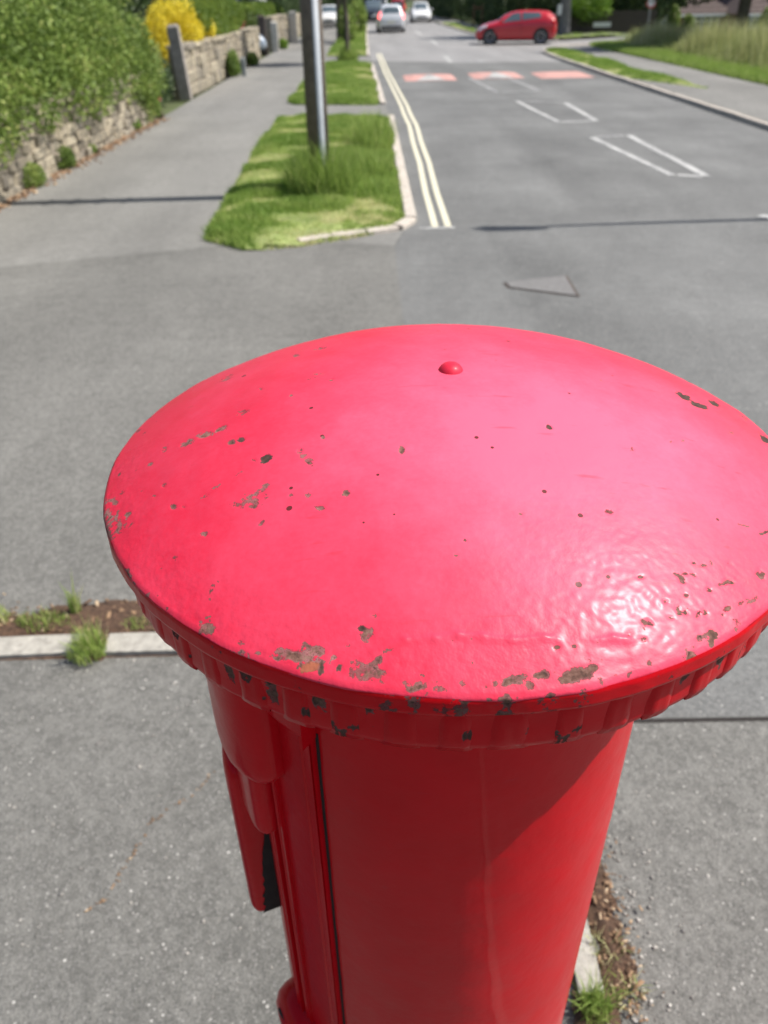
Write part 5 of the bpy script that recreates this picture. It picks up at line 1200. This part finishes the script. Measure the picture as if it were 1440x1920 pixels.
# ================================================================== HOUSES, FENCE, SIGNS
MT['rooftile'] = plain('brown_roof_tile', (.075, .052, .046), .85, .2, 3, bmp=.5)
MT['brick'] = plain('red_brown_brick', (.26, .15, .11), .9, .25, 5, bmp=.4)
MT['render'] = plain('white_render', (.72, .74, .76), .85, .06, 2)
MT['pane'] = glassmat()
def bungalow(label, px0, px1, Y, eave_py, wins, depth=8, wallmat='brick'):
    a, b = at_y(px0, eave_py, Y), at_y(px1, eave_py, Y); x0, x1 = a[0], b[0]; ze = (a[2] + b[2]) / 2; zb = float(min(zg(x0, Y), zg(x1, Y))) - .3; w_ = x1 - x0
    t = empty('bungalow', ((x0 + x1) / 2, Y, zb), .10); tag(t, label, 'house'); hw = w_ / 2; e = ze - zb
    MB().box(-hw, hw, 0, depth, 0, e).build('wall', MT[wallmat], t)
    o_ = .35; rise = depth * .32
    V = [(-hw - o_, -o_, e), (hw + o_, -o_, e), (hw + o_, depth + o_, e), (-hw - o_, depth + o_, e), (-hw + depth * .35, depth / 2, e + rise), (hw - depth * .35, depth / 2, e + rise)]
    roof = link('roof', raw('roof', V, [[0, 1, 5, 4], [1, 2, 5], [2, 3, 4, 5], [3, 0, 4], [0, 3, 2, 1]]), MT['rooftile'], t)
    for k in range(9):   # tile courses
        f = (k + .5) / 9; y = -o_ + (depth / 2 + o_) * f; z = e + rise * f; hx_ = (hw + o_) * (1 - f) + (hw - depth * .35) * f
        MB().box(-hx_ + .05, hx_ - .05, y - .03, y + .05, z - .02, z + .035).build('tile_course', MT['rooftile'], roof)
    MB().box(-.35, .35, depth / 2 - .35, depth / 2 + .35, e + rise * .7, e + rise + .9).build('chimney', MT['brick'], roof)
    MB().box(-hw - o_, hw + o_, -o_ - .03, -o_, e - .16, e + .02).build('fascia', MT['whitepaint'], t)
    for (wp0, wp1, py0, py1) in wins:
        p, q = at_y(wp0, py0, Y), at_y(wp1, py1, Y); xa, xb = p[0] - (x0 + x1) / 2, q[0] - (x0 + x1) / 2; zt, zl = p[2] - zb, q[2] - zb
        if zt > e - .05: zt = e - .05
        fr_ = MB(); f = .10; d = .12
        fr_.box(xa, xb, -d, 0.0, zt - f, zt); fr_.box(xa, xb, -d, 0, zl, zl + f); fr_.box(xa, xa + f, -d, 0, zl + f, zt - f); fr_.box(xb - f, xb, -d, 0, zl + f, zt - f)
        wn = fr_.build('window', MT['whitepaint'], t)
        nb_ = 3
        for k in range(1, nb_): xx = xa + (xb - xa) * k / nb_; MB().box(xx - .05, xx + .05, -d + .01, -.01, zl + f, zt - f).build('mullion', MT['whitepaint'], wn)
        for k in range(nb_): xx0 = xa + f + (xb - xa - 2 * f) * k / nb_; xx1 = xa + f + (xb - xa - 2 * f) * (k + 1) / nb_; MB().box(xx0 + .02, xx1 - .02, -.05, -.03, zl + f, zt - f).build('pane', MT['pane'], wn)
        MB().box(xa, xb, -d + .015, -.012, zl + (zt - zl) * .68, zl + (zt - zl) * .68 + .07).build('transom', MT['whitepaint'], wn)
    return t
bungalow('brown roofed bungalow with two white bay windows beyond the meadow', 1196, 1372, 74, 27, [(1212, 1250, 30, 56), (1302, 1346, 29, 62)])
bungalow('end bungalow with one white window beyond the dark tree', 1392, 1500, 72, 25, [(1394, 1434, 27, 54)])
# white house seen over the clipped hedge
wh_ = at_y(425, 6, 64.0)
t = empty('white_house', (wh_[0], 64, 0)); tag(t, 'white rendered house with upright window seen over the hedge', 'house')
MB().box(-2.2, 2.0, 0, 7, 0, 4.6).build('wall', MT['render'], t)
link('roof', raw('roof', [(-2.5, -.3, 4.6), (2.3, -.3, 4.6), (2.3, 7.3, 4.6), (-2.5, 7.3, 4.6), (-2.5, 3.5, 6.9), (2.3, 3.5, 6.9)], [[0, 1, 5, 4], [2, 3, 4, 5], [1, 2, 5], [3, 0, 4], [0, 3, 2, 1]]), MT['rooftile'], t)
for x in (-.9, .75):
    wn = MB().box(x - .5, x + .5, -.08, -.01, .9, 2.3).build('window', MT['whitepaint'], t)
    for k in (-1, 1): MB().box(x + k * .24 - .19, x + k * .24 + .19, -.095, -.082, 1.0, 2.2).build('pane', MT['pane'], wn)
# dark board fence behind the street name board
t = empty('board_fence', (10.9, 56.6, 0)); tag(t, 'dark brown board fence behind the street name board', 'fence')
for k in range(26):
    o = MB().box(-.13, .13, -.012, .012, -.2, 1.05 + .02 * math.sin(k * 2.1)).build('board', MT['darkwood'], t); o.location = (k * .272, .09 * k * .0 + rng.normal(0, .006), 0)
for z in (.2, .8): MB().box(-.15, 6.95, .015, .06, z, z + .08).build('rail', MT['darkwood'], t)
sg = at(1127, 61)
t = empty('street_name_sign', (sg[0], sg[1], 0), .0); tag(t, 'white street name board on two short posts beside the side road', 'street sign')
MB().box(-.52, .52, -.012, .012, .28, .52).build('board', MT['whitepaint'], t)
for x in (-.38, .38): MB().box(x - .03, x + .03, .013, .06, 0, .5).build('post', MT['blackplastic'], t)
rs = at_y(1221, 4, 50.0)
t = empty('round_sign', (rs[0], 50, float(zg(rs[0], 50)))); tag(t, 'round white road sign with red rim on a grey post', 'road sign'); zz = rs[2] - float(zg(rs[0], 50))
MB().lathe([(.03, -.1), (.03, zz + .2)], 10).build('post', MT['steel'], t, True)
dsk = MB().lathe([(.001, .0), (.215, .0), (.215, .012), (.001, .012)], 28, 0, 0).build('disc', MT['whitepaint'], t); dsk.location = (0, -.034, zz); dsk.rotation_euler = (math.pi / 2, 0, 0)
rg_ = MB().lathe([(.205, .0), (.28, .0), (.28, .016), (.205, .016), (.205, 0)], 28).build('red_rim', PR, t); rg_.location = (0, -.034, zz); rg_.rotation_euler = (math.pi / 2, 0, 0)
# staked sapling at the far verge
stp = at(895, 53)
t = empty('tree_stake', (stp[0], stp[1], 0)); tag(t, 'pair of brown wooden tree stakes with a crossbar on the far verge', 'stakes')
for x in (-.3, .3): MB().box(x - .05, x + .05, -.05, .05, -.1, 1.45).build('stake', MT['chipwood'], t)
MB().box(-.3, .3, -.08, -.05, 1.15, 1.3).build('crossbar', MT['chipwood'], t)
